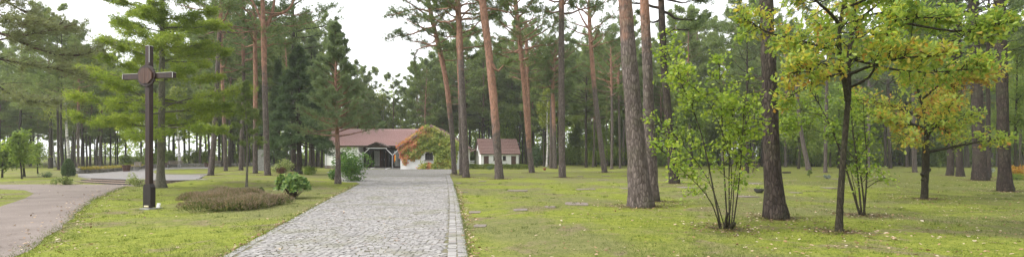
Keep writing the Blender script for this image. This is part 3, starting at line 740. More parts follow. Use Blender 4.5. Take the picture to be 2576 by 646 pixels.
def leafy_tree(label, u, v, top_v, half_u, mats, seed, name='leafy_tree', cat='tree', w=10, z0=.35, n=5200, leaf=.16, bark=None, lumps=26, group=None, lean=0, hang=.2):
    rng = np.random.default_rng(seed)
    g = G(u, v); d = g.y; loc = np.array(g)
    H = CH + (HZ - top_v) * d / F - loc[2]; ca = 1 / math.sqrt(1 + ((u - 1288) / F) ** 2); R = half_u * d / F * ca; w = w * ca
    zs = np.linspace(0, H * .92, 7)
    pts = np.stack([lean * zs + .08 * np.sin(zs * .9 + seed), .06 * np.cos(zs), zs], -1)
    mb, q, rr = trunk_mesh(rng, pts, (w / 2 * d / F) * (1 - .85 * zs / H), 9, .25, 18, .04)
    Cs = []
    for i in range(lumps):
        f = rng.uniform(z0, .97); p0, r_ = at_z(q, rr, H * f * .85)
        az = rng.uniform(0, 6.28); rad_ = R * math.sin(math.pi * min(.95, .25 + .7 * (f - z0) / (1 - z0))) * rng.uniform(.45, 1)
        e = p0 + [math.cos(az) * rad_, math.sin(az) * rad_, H * .12 * rng.uniform(0, 1)]
        mb.tube(smooth_path([p0, (p0 + e) / 2 + rng.normal(size=3) * .1 * R, e], 5), np.linspace(max(.012, r_ * .45), .008, 5), 4, cap=False)
        m = n // lumps
        t_ = rng.uniform(.35, 1.1, m)
        Cs.append(p0 + np.outer(t_, e - p0) + rng.normal(size=(m, 3)) * R * .17)
    C = np.concatenate(Cs); m = len(C)
    D = unit(rng.normal(size=(m, 3)) + [0, 0, -hang]); N = unit(UP + rng.normal(size=(m, 3)) * .7); S = unit(np.cross(D, N))
    lb = MB(); LL = leaf * rng.uniform(.6, 1.2, m); lb.leaves(C, D, S, LL, LL * .7, OVAL if leaf * F / d > 5 else RHOMB)
    root = thing(name, label, cat, loc, 0, group)
    mb.build('trunk', bark or M_OAKBARK, root, smooth=True); lb.build('crown', mats, root)
    return root
leafy_tree('left leafy sapling standing by the footpath at the left edge', 50, 448, 318, 40, M_UNDER, 90, 'sapling', 'tree', 5, .34, 1700, .15)
leafy_tree('dark stemmed leafy sapling right beside the path edge sapling', 59, 444, 322, 44, M_UNDER, 91, 'sapling', 'tree', 7, .3, 1700, .15)
leafy_tree('leafy sapling behind the grey blue low shrub', 95, 436, 345, 34, M_UNDER, 92, 'sapling', 'tree', 4, .3, 1400, .15)
leafy_tree('dark leafy bush tree cut by the left edge of the photo', 6, 446, 350, 40, M_UNDER, 93, 'sapling', 'tree', 6, .25, 2600, .16)
leafy_tree('birch with white stem and yellow green foliage behind the narrow cypress', 174, 424, 128, 62, M_BIRCHLEAF, 94, 'birch_tree', 'birch', 10, .42, 6000, .17, M_BIRCH, 34, lean=-.06)
leafy_tree('thin birch leaning left in front of the bright gap', 137, 419, 165, 46, M_BIRCHLEAF, 95, 'birch_tree', 'birch', 6.5, .5, 4200, .19, M_BIRCH, 28, lean=-.07)
leafy_tree('yellow green birch rising behind the chapel roof', 965, 414, 215, 42, M_BIRCHLEAF, 96, 'birch_tree', 'birch', 6, .35, 5000, .32, M_BIRCH, 30)
LT3 = leafy_tree('round green broadleaf tree behind the small white house', 1275, 415, 235, 48, M_UNDER, 97, 'leafy_tree', 'tree', 8, .3, 6000, .33, None, 30)
leafy_tree('light green tree with low crown left of the twisted pine', 1500, 419, 310, 40, M_UNDER, 98, 'leafy_tree', 'tree', 5, .35, 3800, .28)
leafy_tree('bright green tree in the wood between hazel and dark brown pine', 1740, 424, 205, 52, M_UNDER, 99, 'leafy_tree', 'tree', 7, .3, 6000, .28)
LT1 = leafy_tree('green tree at the wood edge right of the dark brown pine', 2010, 424, 210, 60, M_UNDER, 100, 'leafy_tree', 'tree', 7, .3, 6500, .28)
LT2 = leafy_tree('green tree at the wood edge behind the young oak', 2110, 423, 190, 58, M_UNDER, 101, 'leafy_tree', 'tree', 7, .3, 6500, .28)
leafy_tree('tall leafy tree with thin forked stems at the right edge', 2553, 442, 60, 80, M_UNDER, 102, 'leafy_tree', 'tree', 9, .35, 9000, .17, None, 40, lean=.02)
leafy_tree('thin leafy tree behind the forked stems at the right edge', 2567, 428, 90, 60, M_UNDER, 103, 'leafy_tree', 'tree', 8, .4, 6000, .22)
leafy_tree('pale birch stem far beyond the hazel on the right lawn', 2215, 417, 190, 30, M_BIRCHLEAF, 104, 'birch_tree', 'birch', 5, .5, 2600, .30, M_BIRCH)
leafy_tree('slim white birch stem right of the small white house', 1377, 420, 190, 30, M_BIRCHLEAF, 105, 'birch_tree', 'birch', 6, .5, 2600, .30, M_BIRCH)
leafy_tree('white birch stem between trunks beyond the terrace benches', 452, 421, 200, 34, M_BIRCHLEAF, 106, 'birch_tree', 'birch', 8, .5, 2600, .26, M_BIRCH, lean=-.05)

# ---- the wood all round: each pine its own object
var = []
for i in range(7):
    H = 17 + 1.1 * i - (i % 2) * 1.5
    var.append(pine_variant(200 + i, H, .155 + .014 * i, H * (.34 + .06 * (i % 3)), (.012 if i % 2 else -.015), M_NEEDLE_FAR, M_BARKD if i % 3 == 0 else M_BARK, nl=32, len0=2.7 + .1 * i, tuft=.46))
rngF = np.random.default_rng(9)
used = set(); placed = []
def fill(u0, u1, d0, d1, n, label, group, smin=.9, smax=1.12, mind=2.2, gaps=()):
    k = 0; tries = 0
    while k < n and tries < n * 60:
        tries += 1
        y = math.sqrt(rngF.uniform(d0 ** 2, d1 ** 2)); u = rngF.uniform(u0, u1); x = (u - 1288) / F * y
        if any(a < u < b for a, b in gaps): continue
        if any((x - a) ** 2 + (y - b) ** 2 < mind ** 2 for a, b in placed): continue
        placed.append((x, y)); k += 1
        i = int(rngF.integers(0, len(var))); z = float(height(x, y)); s = rngF.uniform(smin, smax); rz = rngF.uniform(0, 6.28)
        if i not in used:
            r = var[i]; used.add(i); r.location = (x, y, z); r.rotation_euler = (0, 0, rz); r.scale = (s,) * 3; r['label'] = label; r['group'] = group
        else: dup(var[i], (x, y, z), rz, s, label, group)
fill(300, 640, 73, 110, 34, 'slender pine seen past the cross behind the terrace benches', 'pines behind the benches', .8, .98, 1.8)
fill(-150, 300, 60, 105, 72, 'slender pine in the light wood beyond the terrace and its stone wall', 'pines of the left wood', .62, .86, 1.8, ((102, 124),))
fill(560, 830, 68, 105, 30, 'slender pine in the wood behind the dark firs left of the chapel', 'pines behind the firs', .95, 1.2)
fill(830, 1010, 92, 130, 18, 'pine far behind the chapel roof under the open sky', 'pines behind the chapel', .72, .95)
fill(1010, 1340, 90, 130, 40, 'tall pine in the wood behind the ivy gable and the small house', 'pines behind the small house', .95, 1.25)
fill(1340, 1950, 80, 125, 56, 'slender pine in the dark wood beyond the grave lawn', 'pines beyond the grave lawn', 1.0, 1.38)
fill(1950, 2700, 78, 125, 62, 'pine in the shaded wood at the far right beyond the oaks', 'pines of the right wood', 1.0, 1.38)

for i_ in range(46):
    if i_ < 30: u_ = rngF.uniform(1900, 2680); y_ = rngF.uniform(72, 112); lb_, gp_ = 'fresh green broadleaf tree in the shaded wood at the right', 'broadleaf trees of the right wood'
    else: u_ = rngF.uniform(1250, 1900); y_ = rngF.uniform(92, 118); lb_, gp_ = 'fresh green broadleaf tree among the pines beyond the grave lawn', 'broadleaf trees beyond the grave lawn'
    x_ = (u_ - 1288) / F * y_
    dup((LT1, LT2, LT3)[i_ % 3], (x_, y_, float(height(x_, y_))), rngF.uniform(0, 6.28), rngF.uniform(.75, 1.15), lb_, gp_)

# unseen pines added beside and behind the camera to shade the right side
for i_, (x_, y_) in enumerate(((25, -6), (17, -10), (33, 2), (38, -3), (39, 21), (46, 14), (31, 9), (21, 4), (26, 1), (15, -4), (22, -12), (30, -10))):
    dup(var[i_ % 7], (x_, y_, 0), i_ * 1.3, 1.05, 'unseen pine added to shade the right side', 'unseen shade pines beside the camera')

# understory bushes of the wood edge
ush = []
for i in range(4):
    rng = np.random.default_rng(300 + i); w = 3.0 + .5 * i; h = 2.4 + .7 * i
    r = thing('wood_edge_bush', 'x', 'bush'); stems_mesh(rng, w, h, 6, .04).build('stem', M_TWIG, r)
    shrub_mesh(rng, w, h, 1900, .26, .2, RHOMB, .05, 12).build('foliage', M_UNDER, r); ush.append(r)
uu = set()
def fill_bush(u0, u1, d0, d1, n, label, group, smin=.7, smax=1.3):
    for _ in range(n):
        y = rngF.uniform(d0, d1); u = rngF.uniform(u0, u1); x = (u - 1288) / F * y
        i = int(rngF.integers(0, 4)); s = rngF.uniform(smin, smax)
        if i not in uu:
            r = ush[i]; uu.add(i); r.location = (x, y, float(height(x, y))); r.scale = (s,) * 3; r['label'] = label; r['group'] = group
        else: dup(ush[i], (x, y, float(height(x, y))), rngF.uniform(0, 6.28), s, label, group)
fill_bush(1330, 1960, 84, 122, 62, 'green leafy bush in the dark wood beyond the grave lawn', 'bushes beyond the grave lawn')
fill_bush(1960, 2680, 84, 122, 54, 'green leafy bush in the shaded wood at the far right', 'bushes of the right wood', .8, 1.5)
fill_bush(1120, 1340, 100, 125, 12, 'green leafy bush behind the small white house', 'bushes behind the small house', .8, 1.4)
fill_bush(-150, 560, 66, 112, 20, 'low leafy bush in the light wood beyond the stone wall', 'bushes of the left wood', .4, .95)
fill_bush(560, 1000, 88, 120, 14, 'green leafy bush in the wood left of and behind the chapel', 'bushes behind the chapel', .6, 1.0)
# ------------------------------------------------------------------ ground
def axis(a, b, step, lo, hi, gr=1.18):
    core = list(np.arange(a, b + 1e-6, step)); s = step; x = b
    while x < hi: s *= gr; x += s; core.append(x)
    s = step; x = a
    while x > lo: s *= gr; x -= s; core.insert(0, x)
    return np.array(core)
gx = axis(-34, 34, .34, -1500, 1500); gy = axis(3, 48, .34, -60, 2500, 1.12)
X, Y = np.meshgrid(gx, gy, indexing='ij')
Z = height(X, Y)
nx, ny = len(gx), len(gy)
i = np.arange(nx - 1)[:, None] * ny; j = np.arange(ny - 1)[None, :]
mb = MB(); mb.add(np.stack([X, Y, Z], -1), np.stack([i + j, i + ny + j, i + ny + j + 1, i + j + 1], -1).reshape(-1, 4))
tag(mb.build('ground', M_LAWN, smooth=True), kind='structure')

def sheet(name, poly, z, m):
    import bmesh
    bm = bmesh.new()
    f = bm.faces.new([bm.verts.new((p[0], p[1], z)) for p in poly]); f.normal_update()
    if f.normal.z < 0: f.normal_flip()
    bmesh.ops.triangulate(bm, faces=[f])
    me = bpy.data.meshes.new(name); bm.to_mesh(me); bm.free(); me.materials.append(m)
    o = bpy.data.objects.new(name, me); COL.objects.link(o); return tag(o, kind='structure')

# ---- driveway: sandy mossy bed and one mesh of hand laid setts
t = NT('sett_bed'); p = t.coord('Position'); n1 = t.noise(p, .5, 3); n2 = t.noise(p, 14, 4, .7)
far = t.n('ShaderNodeTexVoronoi', feature='DISTANCE_TO_EDGE'); far.inputs['Scale'].default_value = 7; t.l(p, far.inputs['Vector'])
fc = t.n('ShaderNodeTexVoronoi', feature='F1'); fc.inputs['Scale'].default_value = 7; t.l(p, fc.inputs['Vector'])
sp = t.n('ShaderNodeSeparateColor'); t.l(fc.outputs['Color'], sp.inputs[0])
joint = t.ramp(n1, [(.4, (.105, .105, .045)), (.6, (.165, .150, .11))])
stone = t.ramp(sp.outputs[0], [(.1, (.20, .194, .20)), (.9, (.30, .29, .295))])
xyz = t.n('ShaderNodeSeparateXYZ'); t.l(p, xyz.inputs[0])
isfar = t.ramp(t.math('MULTIPLY', t.math('SUBTRACT', xyz.outputs[1], 38), .2), [(0, (0, 0, 0)), (1, (1, 1, 1))])
c_ = t.mix(t.ramp(far.outputs[0], [(.03, (0, 0, 0)), (.10, (1, 1, 1))]), joint, stone)
c_ = t.mix(isfar, joint, c_)
c_ = t.mix(t.ramp(n2, [(.35, (.25, .25, .25)), (.7, (0, 0, 0))]), c_, (.12, .10, .075))
M_BED = t.done(t.bsdf(c_, .85, .2, n2, .4, .01))
poly = [(np.interp(y, LY, LX), y) for y in np.r_[np.arange(0, 29.6, .7), 29.7]]
poly += [tuple(G(u, v, 0))[:2] for u, v in ((905, 455), (890, 452), (850, 449), (800, 447.5), (786, 446), (788, 435), (845, 430.5), (903, 425.5))]
poly += [(-16.0, 67.0), (-6.5, 67.0)] + [(np.interp(y, RY, RX), y) for y in np.r_[60, 52, np.arange(44, -.1, -.7), 0]]
DRIVE = poly
sheet('driveway', poly, .004, M_BED)

t = NT('granite_setts'); g = t.n('ShaderNodeNewGeometry'); p = g.outputs['Position']
isl = t.ramp(g.outputs['Random Per Island'], [(0, (.200, .190, .188)), (.5, (.265, .253, .248)), (.9, (.325, .312, .305)), (1, (.235, .20, .185))])
n1 = t.noise(p, 30, 4, .7); n2 = t.noise(p, .7, 5, .65)
c_ = t.mix(t.ramp(n1, [(.35, (.3, .3, .3)), (.65, (0, 0, 0))]), isl, (.16, .145, .12))
c_ = t.mix(t.ramp(n2, [(.50, (0, 0, 0)), (.68, (.6, .6, .6))]), c_, (.15, .15, .075))
M_SETT = t.done(t.bsdf(c_, .65, .3, n1, .3, .006))

def setts():
    rng = np.random.default_rng(5); Q = []
    s = .118
    # segmental arcs across the drive
    y = 6.2
    A = []
    while y < 40:
        xl = np.interp(y, LY, LX); xr = np.interp(y, RY, RX) - .36
        y0 = y
        step = .098 if y < 22 else .14
        w = .106 if y < 22 else .15
        xs = np.arange(-16.5 if y > 31 else xl - .1, xr + .3, w)
        x = xs + rng.normal(size=len(xs)) * .006 + rng.uniform(0, w)
        ph = ((x - xr) / 1.5) % 1.0
        yy = y + .15 * (1 - (2 * ph - 1) ** 2) + .02 * np.sin(x * 2 + y)
        ang = np.arctan2(.15 * -4 * (2 * ph - 1) / 1.5, 1)
        lx = np.interp(yy, LY, LX); lx = np.where(yy > 31, -16.5, lx); rx = np.interp(yy, RY, RX) - .36
        k = (x > lx + .17) & (x < rx - .02)
        A.append(np.stack([x[k], yy[k], ang[k], np.full(k.sum(), w * .46), np.full(k.sum(), step * .44)], -1))
        y += step
    # kerb rows along the right and left edges
    for yv in np.arange(5.5, 43, .155):
        for o_ in (-.27, -.10):
            xr = np.interp(yv, RY, RX); sl = math.atan2(np.interp(yv + .5, RY, RX) - xr, .5)
            A.append(np.array([[xr + o_, yv + (.07 if o_ < -.2 else 0), -sl, .075, .068]]))
    for yv in np.arange(5.5, 30.5, .19):
        xl = np.interp(yv, LY, LX); sl = math.atan2(np.interp(yv + .5, LY, LX) - xl, .5)
        A.append(np.array([[xl + .07, yv, -sl, .07, .085]]))
    A = np.concatenate(A); n = len(A)
    A[:, 2] += rng.normal(size=n) * .045
    hx = A[:, 3] * rng.uniform(.88, 1.06, n); hy = A[:, 4] * rng.uniform(.88, 1.06, n)
    cx = np.array([-1, 1, 1, -1]); cy = np.array([-1, -1, 1, 1])
    def ring(f, z):
        a = cx[None] * hx[:, None] * f + rng.normal(size=(n, 4)) * .005; b = cy[None] * hy[:, None] * f + rng.normal(size=(n, 4)) * .005
        c, s_ = np.cos(A[:, 2])[:, None], np.sin(A[:, 2])[:, None]
        return np.stack([A[:, 0, None] + a * c - b * s_, A[:, 1, None] + a * s_ + b * c, z + rng.normal(size=(n, 1)) * .002 + np.zeros((n, 4))], -1)
    zt = .0115 + rng.normal(size=(n, 1)) * .0015
    V = np.concatenate([ring(1.0, .0), ring(.98, .011), ring(.88, zt)], 1)
    b = np.arange(n)[:, None] * 12; fs = []
    for r in (0, 4):
        for q in range(4): fs.append(np.concatenate([b + r + q, b + r + (q + 1) % 4, b + r + 4 + (q + 1) % 4, b + r + 4 + q], 1))
    fs.append(np.concatenate([b + 8, b + 9, b + 10, b + 11], 1))
    mb = MB(); mb.add(V.reshape(-1, 3), np.concatenate(fs)); o = mb.build('cobblestone_paving', M_SETT); tag(o, kind='structure')
setts()

# ---- footpath on the left
t = NT('gravel_path'); p = t.coord('Position'); n1 = t.noise(p, .6, 4, .6); n2 = t.noise(p, 30, 4, .75); n3 = t.noise(p, 5, 3)
c_ = t.ramp(t.math('ADD', t.math('MULTIPLY', n2, .6), t.math('MULTIPLY', n1, .4)), [(.3, (.105, .085, .075)), (.5, (.175, .146, .130)), (.7, (.26, .222, .198))])
c_ = t.mix(t.ramp(n3, [(.6, (0, 0, 0)), (.75, (.5, .5, .5))]), c_, (.16, .12, .085))
M_PATH = t.done(t.bsdf(c_, .95, .15, n2, .6, .015))
pp = [(np.interp(y, PY, PX) + .06 * math.sin(y * 3.1), y) for y in np.r_[0:27.2:.6]]
pp += [tuple(G(u, v, 0))[:2] for u, v in ((330, 468), (400, 468.5), (450, 466), (455, 463.5), (420, 464), (360, 465), (260, 461.5), (200, 459), (184, 458), (140, 462), (100, 463), (0, 461), (-260, 461), (-260, 474), (0, 475), (62, 478), (86, 486), (62, 499), (0, 519), (-120, 560), (-300, 640))]
pp += [(-30, 0)]
sheet('footpath', pp, .004, M_PATH)

# ---- raised terrace with three timber edged steps
TZ = .222
t = NT('terrace_paving'); p = t.coord('Position'); b = t.n('ShaderNodeTexBrick'); b.inputs['Scale'].default_value = 2.2; t.l(p, b.inputs['Vector'])
b.inputs['Color1'].default_value = (.165, .158, .16, 1); b.inputs['Color2'].default_value = (.225, .215, .213, 1); b.inputs['Mortar'].default_value = (.13, .12, .09, 1); b.inputs['Mortar Size'].default_value = .012
n1 = t.noise(p, .7, 4, .65); n2 = t.noise(p, 9, 4, .7)
c_ = t.mix(t.ramp(n1, [(.5, (0, 0, 0)), (.72, (.6, .6, .6))]), b.outputs['Color'], (.20, .165, .12))
M_TERR = t.done(t.bsdf(c_, .85, .2, n2, .4, .01))
M_SLEEP = plain('dark_timber_edge', (.035, .028, .026), .7, .3, .35, 8)
t = NT('leaf_strewn_tread'); p = t.coord('Position'); n2 = t.noise(p, 16, 4, .75)
M_TREAD = t.done(t.bsdf(t.ramp(n2, [(.35, (.12, .085, .065)), (.5, (.24, .17, .13)), (.68, (.40, .29, .20))]), .9, .15, n2, .6, .02))
front = smooth_path([tuple(G(u, v, 0)) for u, v in ((184, 458), (220, 460.5), (260, 462.5), (310, 464.8), (360, 465.5), (420, 464.6), (455, 463))], 22)
def inset(p, dy, a, b):
    q = p.copy(); q[:, 1] += dy; m = len(q); q = smooth_path(q[int(a * m): m - int(b * m)], 22); return q
edges = [front, inset(front, .55, .04, -.0), inset(front, 1.1, .08, -.0)]
edges[1][:, 0] += np.linspace(0, .45, 22); edges[2][:, 0] += np.linspace(0, .9, 22)
st = thing('terrace_steps', 'three low curved steps with dark timber edges leading up to the terrace', 'steps', tuple(front[11] * [1, 1, 0]))
o0 = front[11] * [1, 1, 0]
mbe = MB(); mbt = MB()
for k_, e in enumerate(edges):
    z0 = k_ * TZ / 3 - (.05 if k_ == 0 else 0); z1 = (k_ + 1) * TZ / 3 + .003
    n = len(e); off = np.array([0, .10, 0])
    V = np.concatenate([e * [1, 1, 0] + [0, 0, z0], e * [1, 1, 0] + [0, 0, z1], e * [1, 1, 0] + off + [0, 0, z1], e * [1, 1, 0] + off + [0, 0, z0]]) - o0
    ii = np.arange(n - 1)[:, None]
    mbe.add(V, np.concatenate([np.concatenate([ii + a * n, ii + 1 + a * n, ii + 1 + b_ * n, ii + b_ * n], 1) for a, b_ in ((0, 1), (1, 2), (2, 3))]))
    mbe.Fc.append((np.array([[0, n, 2 * n, 3 * n]]) + mbe.n - 4 * n, 0)); mbe.Fc.append((np.array([[n - 1, 4 * n - 1, 3 * n - 1, 2 * n - 1]]) + mbe.n - 4 * n, 0))
    if k_ < 2:
        nxt = edges[k_ + 1]
        V = np.concatenate([e * [1, 1, 0] + off * .9 + [0, 0, z1 - .004], nxt * [1, 1, 0] + [0, .02, z1 - .004]]) - o0
        mbt.add(V, np.concatenate([ii, ii + 1, ii + 1 + n, ii + n], 1))
mbe.build('step_edge', M_SLEEP, st); mbt.build('tread', M_TREAD, st)
def GT(u, v): y = (CH - TZ) * F / (v - HZ); return ((u - 1288) / F * y, y)
top = [tuple(q[:2] + [0, .09]) for q in edges[2]]
tp = top + [GT(u, v) for u, v in ((500, 448), (516, 441.5), (530, 433), (537, 424), (540, 418.2), (444, 419.2), (369, 424.2), (315, 428.3), (255, 433.6), (196, 437), (197, 444))]
mb = MB(); mb.prism(tp, (1, 0, 0), (0, 1, 0), (0, 0, 1), -.16, (0, 0, TZ))
tag(mb.build('terrace', M_TERR), kind='structure')
sheet('terrace_lawn', [GT(u, v) for u, v in ((392, 437.5), (384, 432), (392, 427.5), (440, 425), (500, 424), (560, 424), (560, 431), (533, 437), (470, 438.6))], TZ + .012, M_LAWN)

# ---- grass blades (uncountable) on the lawns near the camera
def inside_lawn(x, y):
    xl = np.interp(y, LY, LX); xr = np.interp(y, RY, RX); px = np.interp(y, PY, PX)
    ok = (x < xl - .02) | (x > xr + .03)
    ok &= (x > px + .02 + .12 * np.sin(y * 2.3)) | (y > 29)
    return ok
rng = np.random.default_rng(3)
n = 150000
y = 6.5 + 24 * rng.uniform(size=n) ** 1.7; x = rng.uniform(-1.08, 1.08, n) * y
k = inside_lawn(x, y); x, y = x[k], y[k]
dens = .5 + .5 * np.sin(x * 1.1 + 2 * np.sin(y * .6)) * np.sin(y * .9 + x * .3)
k = rng.uniform(size=len(x)) < .30 + .7 * dens; x, y, dens = x[k], y[k], dens[k]
ye = 6.5 + 22 * rng.uniform(size=9000) ** 1.5; sd = rng.uniform(size=9000) < .5
xe = np.where(sd, np.interp(ye, LY, LX) + .02, np.interp(ye, RY, RX) - .01) + rng.normal(size=9000) * (.035 + .03 * np.sin(ye * 5) ** 2)
x = np.r_[x, xe]; y = np.r_[y, ye]; dens = np.r_[dens, np.full(9000, .8)]
yp = 6.5 + 20 * rng.uniform(size=4000) ** 1.3; xp = np.interp(yp, PY, PX) + rng.normal(size=4000) * .12; x = np.r_[x, xp]; y = np.r_[y, yp]; dens = np.r_[dens, np.full(4000, .8)]
yc = 7 + 24 * rng.uniform(size=420) ** 1.3; xc = rng.uniform(-1.05, 1.05, 420) * yc; kc = inside_lawn(xc, yc); xc, yc = xc[kc], yc[kc]
xt = np.repeat(xc, 26) + rng.normal(size=len(xc) * 26) * .07; yt = np.repeat(yc, 26) + rng.normal(size=len(xc) * 26) * .07
x = np.r_[x, xt]; y = np.r_[y, yt]; dens = np.r_[dens, np.repeat(rng.uniform(1.5, 4.5, len(xc)), 26)]
z = height(x, y); m = len(x)
D = unit(rng.normal(size=(m, 3)) * [.6, .6, 0] + [0, 0, 1]); S = unit(np.cross(D, rng.normal(size=(m, 3))))
mb = MB(); mb.leaves(np.stack([x, y, z - .004], -1), D, S, rng.uniform(.018, .042, m) * (1 + .5 * dens) , .007 + y * .0003, [(0, .5), (1, 0), (0, -.5)])
tag(mb.build('grass_blades', M_BLADE), kind='stuff')

# ---- fallen leaves
def litter(n, xs, ys):
    return rng.uniform(*xs, n), rng.uniform(*ys, n)
parts = []
def sc_leaf(n, f):
    q = f(n); parts.append(q)
yy = 6.5 + 32 * rng.uniform(size=4600) ** 1.4; xx = rng.uniform(.0, 1.1, 4600) * yy; kk = rng.uniform(size=4600) < .15 + .85 * np.clip(xx / 12, 0, 1)
parts.append((xx[kk], yy[kk]))
yy = 7 + 20 * rng.uniform(size=500) ** 1.3; parts.append((np.interp(yy, RY, RX) + np.abs(rng.normal(size=500)) * .14 - .02, yy))
yy = 7 + 22 * rng.uniform(size=420) ** 1.2; parts.append((np.interp(yy, LY, LX) - np.abs(rng.normal(size=420)) * .10, yy))
yy = 8 + 20 * rng.uniform(size=500) ** 1.2; parts.append((np.interp(yy, PY, PX) + rng.normal(size=500) * .5, yy))
yy = 8 + 24 * rng.uniform(size=420); parts.append((rng.uniform(-1.05, -.2, 420) * yy, yy))
yy = 28 + 3 * rng.uniform(size=350); parts.append((rng.uniform(-27, -19, 350), yy))
for b_, r_ in BASES:
    m_ = int(90 + 260 * r_); a_ = rng.uniform(0, 6.28, m_); q_ = r_ + np.abs(rng.normal(size=m_)) * (.35 + r_)
    parts.append((b_[0] + np.cos(a_) * q_, b_[1] + np.sin(a_) * q_))
x = np.concatenate([a for a, b in parts]); y = np.concatenate([b for a, b in parts]); m = len(x)
z = height(x, y) + .016
D = unit(rng.normal(size=(m, 3)) * [1, 1, .18]); S = unit(np.cross(D, UP + rng.normal(size=(m, 3)) * .35))
mb = MB(); mb.leaves(np.stack([x, y, z], -1), D, S, rng.uniform(.035, .085, m), rng.uniform(.02, .05, m), OVAL, curl=.2)
tag(mb.build('fallen_leaves', M_LITTER), kind='stuff')

DX = []; DY = []  # needle litter whose dark flakes also stand in for shadow at trunk bases
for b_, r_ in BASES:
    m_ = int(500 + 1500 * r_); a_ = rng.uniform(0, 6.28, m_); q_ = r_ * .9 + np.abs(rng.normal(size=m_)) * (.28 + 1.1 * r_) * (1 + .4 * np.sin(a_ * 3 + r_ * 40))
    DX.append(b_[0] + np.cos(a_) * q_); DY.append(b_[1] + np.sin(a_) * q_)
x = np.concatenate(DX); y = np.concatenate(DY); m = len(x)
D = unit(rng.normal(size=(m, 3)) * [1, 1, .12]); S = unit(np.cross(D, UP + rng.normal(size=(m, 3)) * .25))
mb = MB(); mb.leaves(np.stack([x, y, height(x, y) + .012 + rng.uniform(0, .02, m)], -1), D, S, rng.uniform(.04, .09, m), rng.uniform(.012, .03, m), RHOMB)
tag(mb.build('litter_and_base_shade', M_DUFF_SHADE), kind='stuff')

# ---- far wood that reads as one mass
def far_mass():
    rng = np.random.default_rng(77); mb = MB(); P_ = []
    for u in np.arange(-700, 3300, 9.0):
        d = rng.uniform(128, 165)
        if u < 560 and rng.uniform() < .68: continue
        hmax = 15 + 4 * math.sin(u * .011) + 3 * rng.normal()
        if u < 560: hmax *= .75
        c = np.array([(u - 1288) / F * d, d, 0]); m = 150 if u < 560 else 210
        zz = rng.uniform(0, 1, m) ** .8 * max(4, hmax) + (5.5 if u < 560 and rng.uniform() < .5 else 0)
        P_.append(c + np.stack([rng.normal(size=m) * 1.6, rng.normal(size=m) * 3, zz + .010 * (d - 95)], -1))
    C = np.concatenate(P_); m = len(C); D = unit(rng.normal(size=(m, 3))); S = unit(np.cross(D, rng.normal(size=(m, 3))))
    mb.leaves(C, D, S, rng.uniform(.7, 1.5, m), rng.uniform(.4, .8, m), RHOMB)
    tag(mb.build('distant_woodland', M_UNDER), kind='stuff')
far_mass()
# ------------------------------------------------------------------ buildings
M_WHITE = plain('white_render', (.85, .845, .84), .85, .2, .04, 5, bump=.06)
M_TIMB = plain('dark_brown_timber', (.045, .028, .020), .6, .3, .3, 6)
M_TIMR = plain('red_brown_timber', (.085, .040, .027), .55, .35, .25, 5)
M_PLINTH = plain('plinth_stone', (.18, .14, .12), .85, .2, .2, 4)
M_METAL = plain('grey_metal', (.30, .31, .33), .45, .5, .08, 3, .6)
M_WPAINT = plain('white_paint', (.78, .78, .78), .45, .4, .04, 3)
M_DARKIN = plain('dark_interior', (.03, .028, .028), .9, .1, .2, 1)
M_CURT = plain('white_curtain', (.70, .70, .68), .9, .1, .06, 6)
M_SILL = plain('grey_sill', (.20, .19, .19), .7, .3, .15, 5)
M_FLOOR = plain('porch_floor', (.22, .21, .21), .7, .3, .15, 4)
t = NT('window_glass'); gl = t.n('ShaderNodeBsdfPrincipled'); gl.inputs['Base Color'].default_value = (.02, .022, .024, 1); gl.inputs['Roughness'].default_value = .12; gl.inputs['Specular IOR Level'].default_value = .3
M_GLASS = t.done(gl.outputs[0])
t = NT('clear_glass'); a_ = t.n('ShaderNodeBsdfTransparent'); b_ = t.n('ShaderNodeBsdfGlossy'); b_.inputs['Roughness'].default_value = .04
fr = t.n('ShaderNodeFresnel'); fr.inputs[0].default_value = 1.35; mx = t.n('ShaderNodeMixShader'); t.l(fr.outputs[0], mx.inputs[0]); t.l(a_.outputs[0], mx.inputs[1]); t.l(b_.outputs[0], mx.inputs[2])
M_CLEAR = t.done(mx.outputs[0])
def tile_mat(name, lo, mid, hi):
    t = NT(name); p = t.coord('Object'); n1 = t.noise(p, 2.2, 4, .6); n2 = t.noise(p, .4, 3)
    c_ = t.ramp(t.noise(p, 9, 3, .7), [(.3, lo), (.5, mid), (.72, hi)])
    c_ = t.mix(t.ramp(n2, [(.5, (0, 0, 0)), (.75, (.25, .25, .25))]), c_, (.17, .13, .11))
    return t.done(t.bsdf(c_, .38, .4))
M_TILE = tile_mat('pink_red_roof_tiles', (.22, .125, .112), (.30, .180, .165), (.41, .275, .26))
M_TILE2 = tile_mat('brown_red_roof_tiles', (.125, .072, .063), (.185, .108, .095), (.28, .19, .175))

def tile_roof(mb, O, A, B, tw=.3, th=.36, mi=0, amp=.055):
    O, A, B = [np.asarray(q, float) for q in (O, A, B)]
    N = unit(np.cross(A, B)); la = np.linalg.norm(A); lb = np.linalg.norm(B)
    na = int(la / tw) * 6 + 1; nb = max(2, int(round(lb / th)))
    a = np.linspace(0, 1, na); wave = amp * np.abs(np.sin(np.pi * a * la / tw)) ** .8
    lines = []
    for r in range(nb):
        lines.append((r / nb, .085)); lines.append(((r + 1) / nb, .012))
    V = np.stack([O + a[:, None] * A + s * B + N * (off + wave)[:, None] for s, off in lines])
    m = len(lines); i = np.arange(m - 1)[:, None] * na; j = np.arange(na - 1)[None, :]
    mb.add(V.reshape(-1, 3), np.stack([i + j, i + j + 1, i + na + j + 1, i + na + j], -1).reshape(-1, 4), mi)
    # soffit slab under the tiles
    q = np.array([O, O + A, O + A + B, O + B]); mb.add(np.concatenate([q - N * .10, q - N * .004]), [[3, 2, 1, 0], [4, 5, 6, 7], [0, 1, 5, 4], [1, 2, 6, 5], [2, 3, 7, 6], [3, 0, 4, 7]], mi)

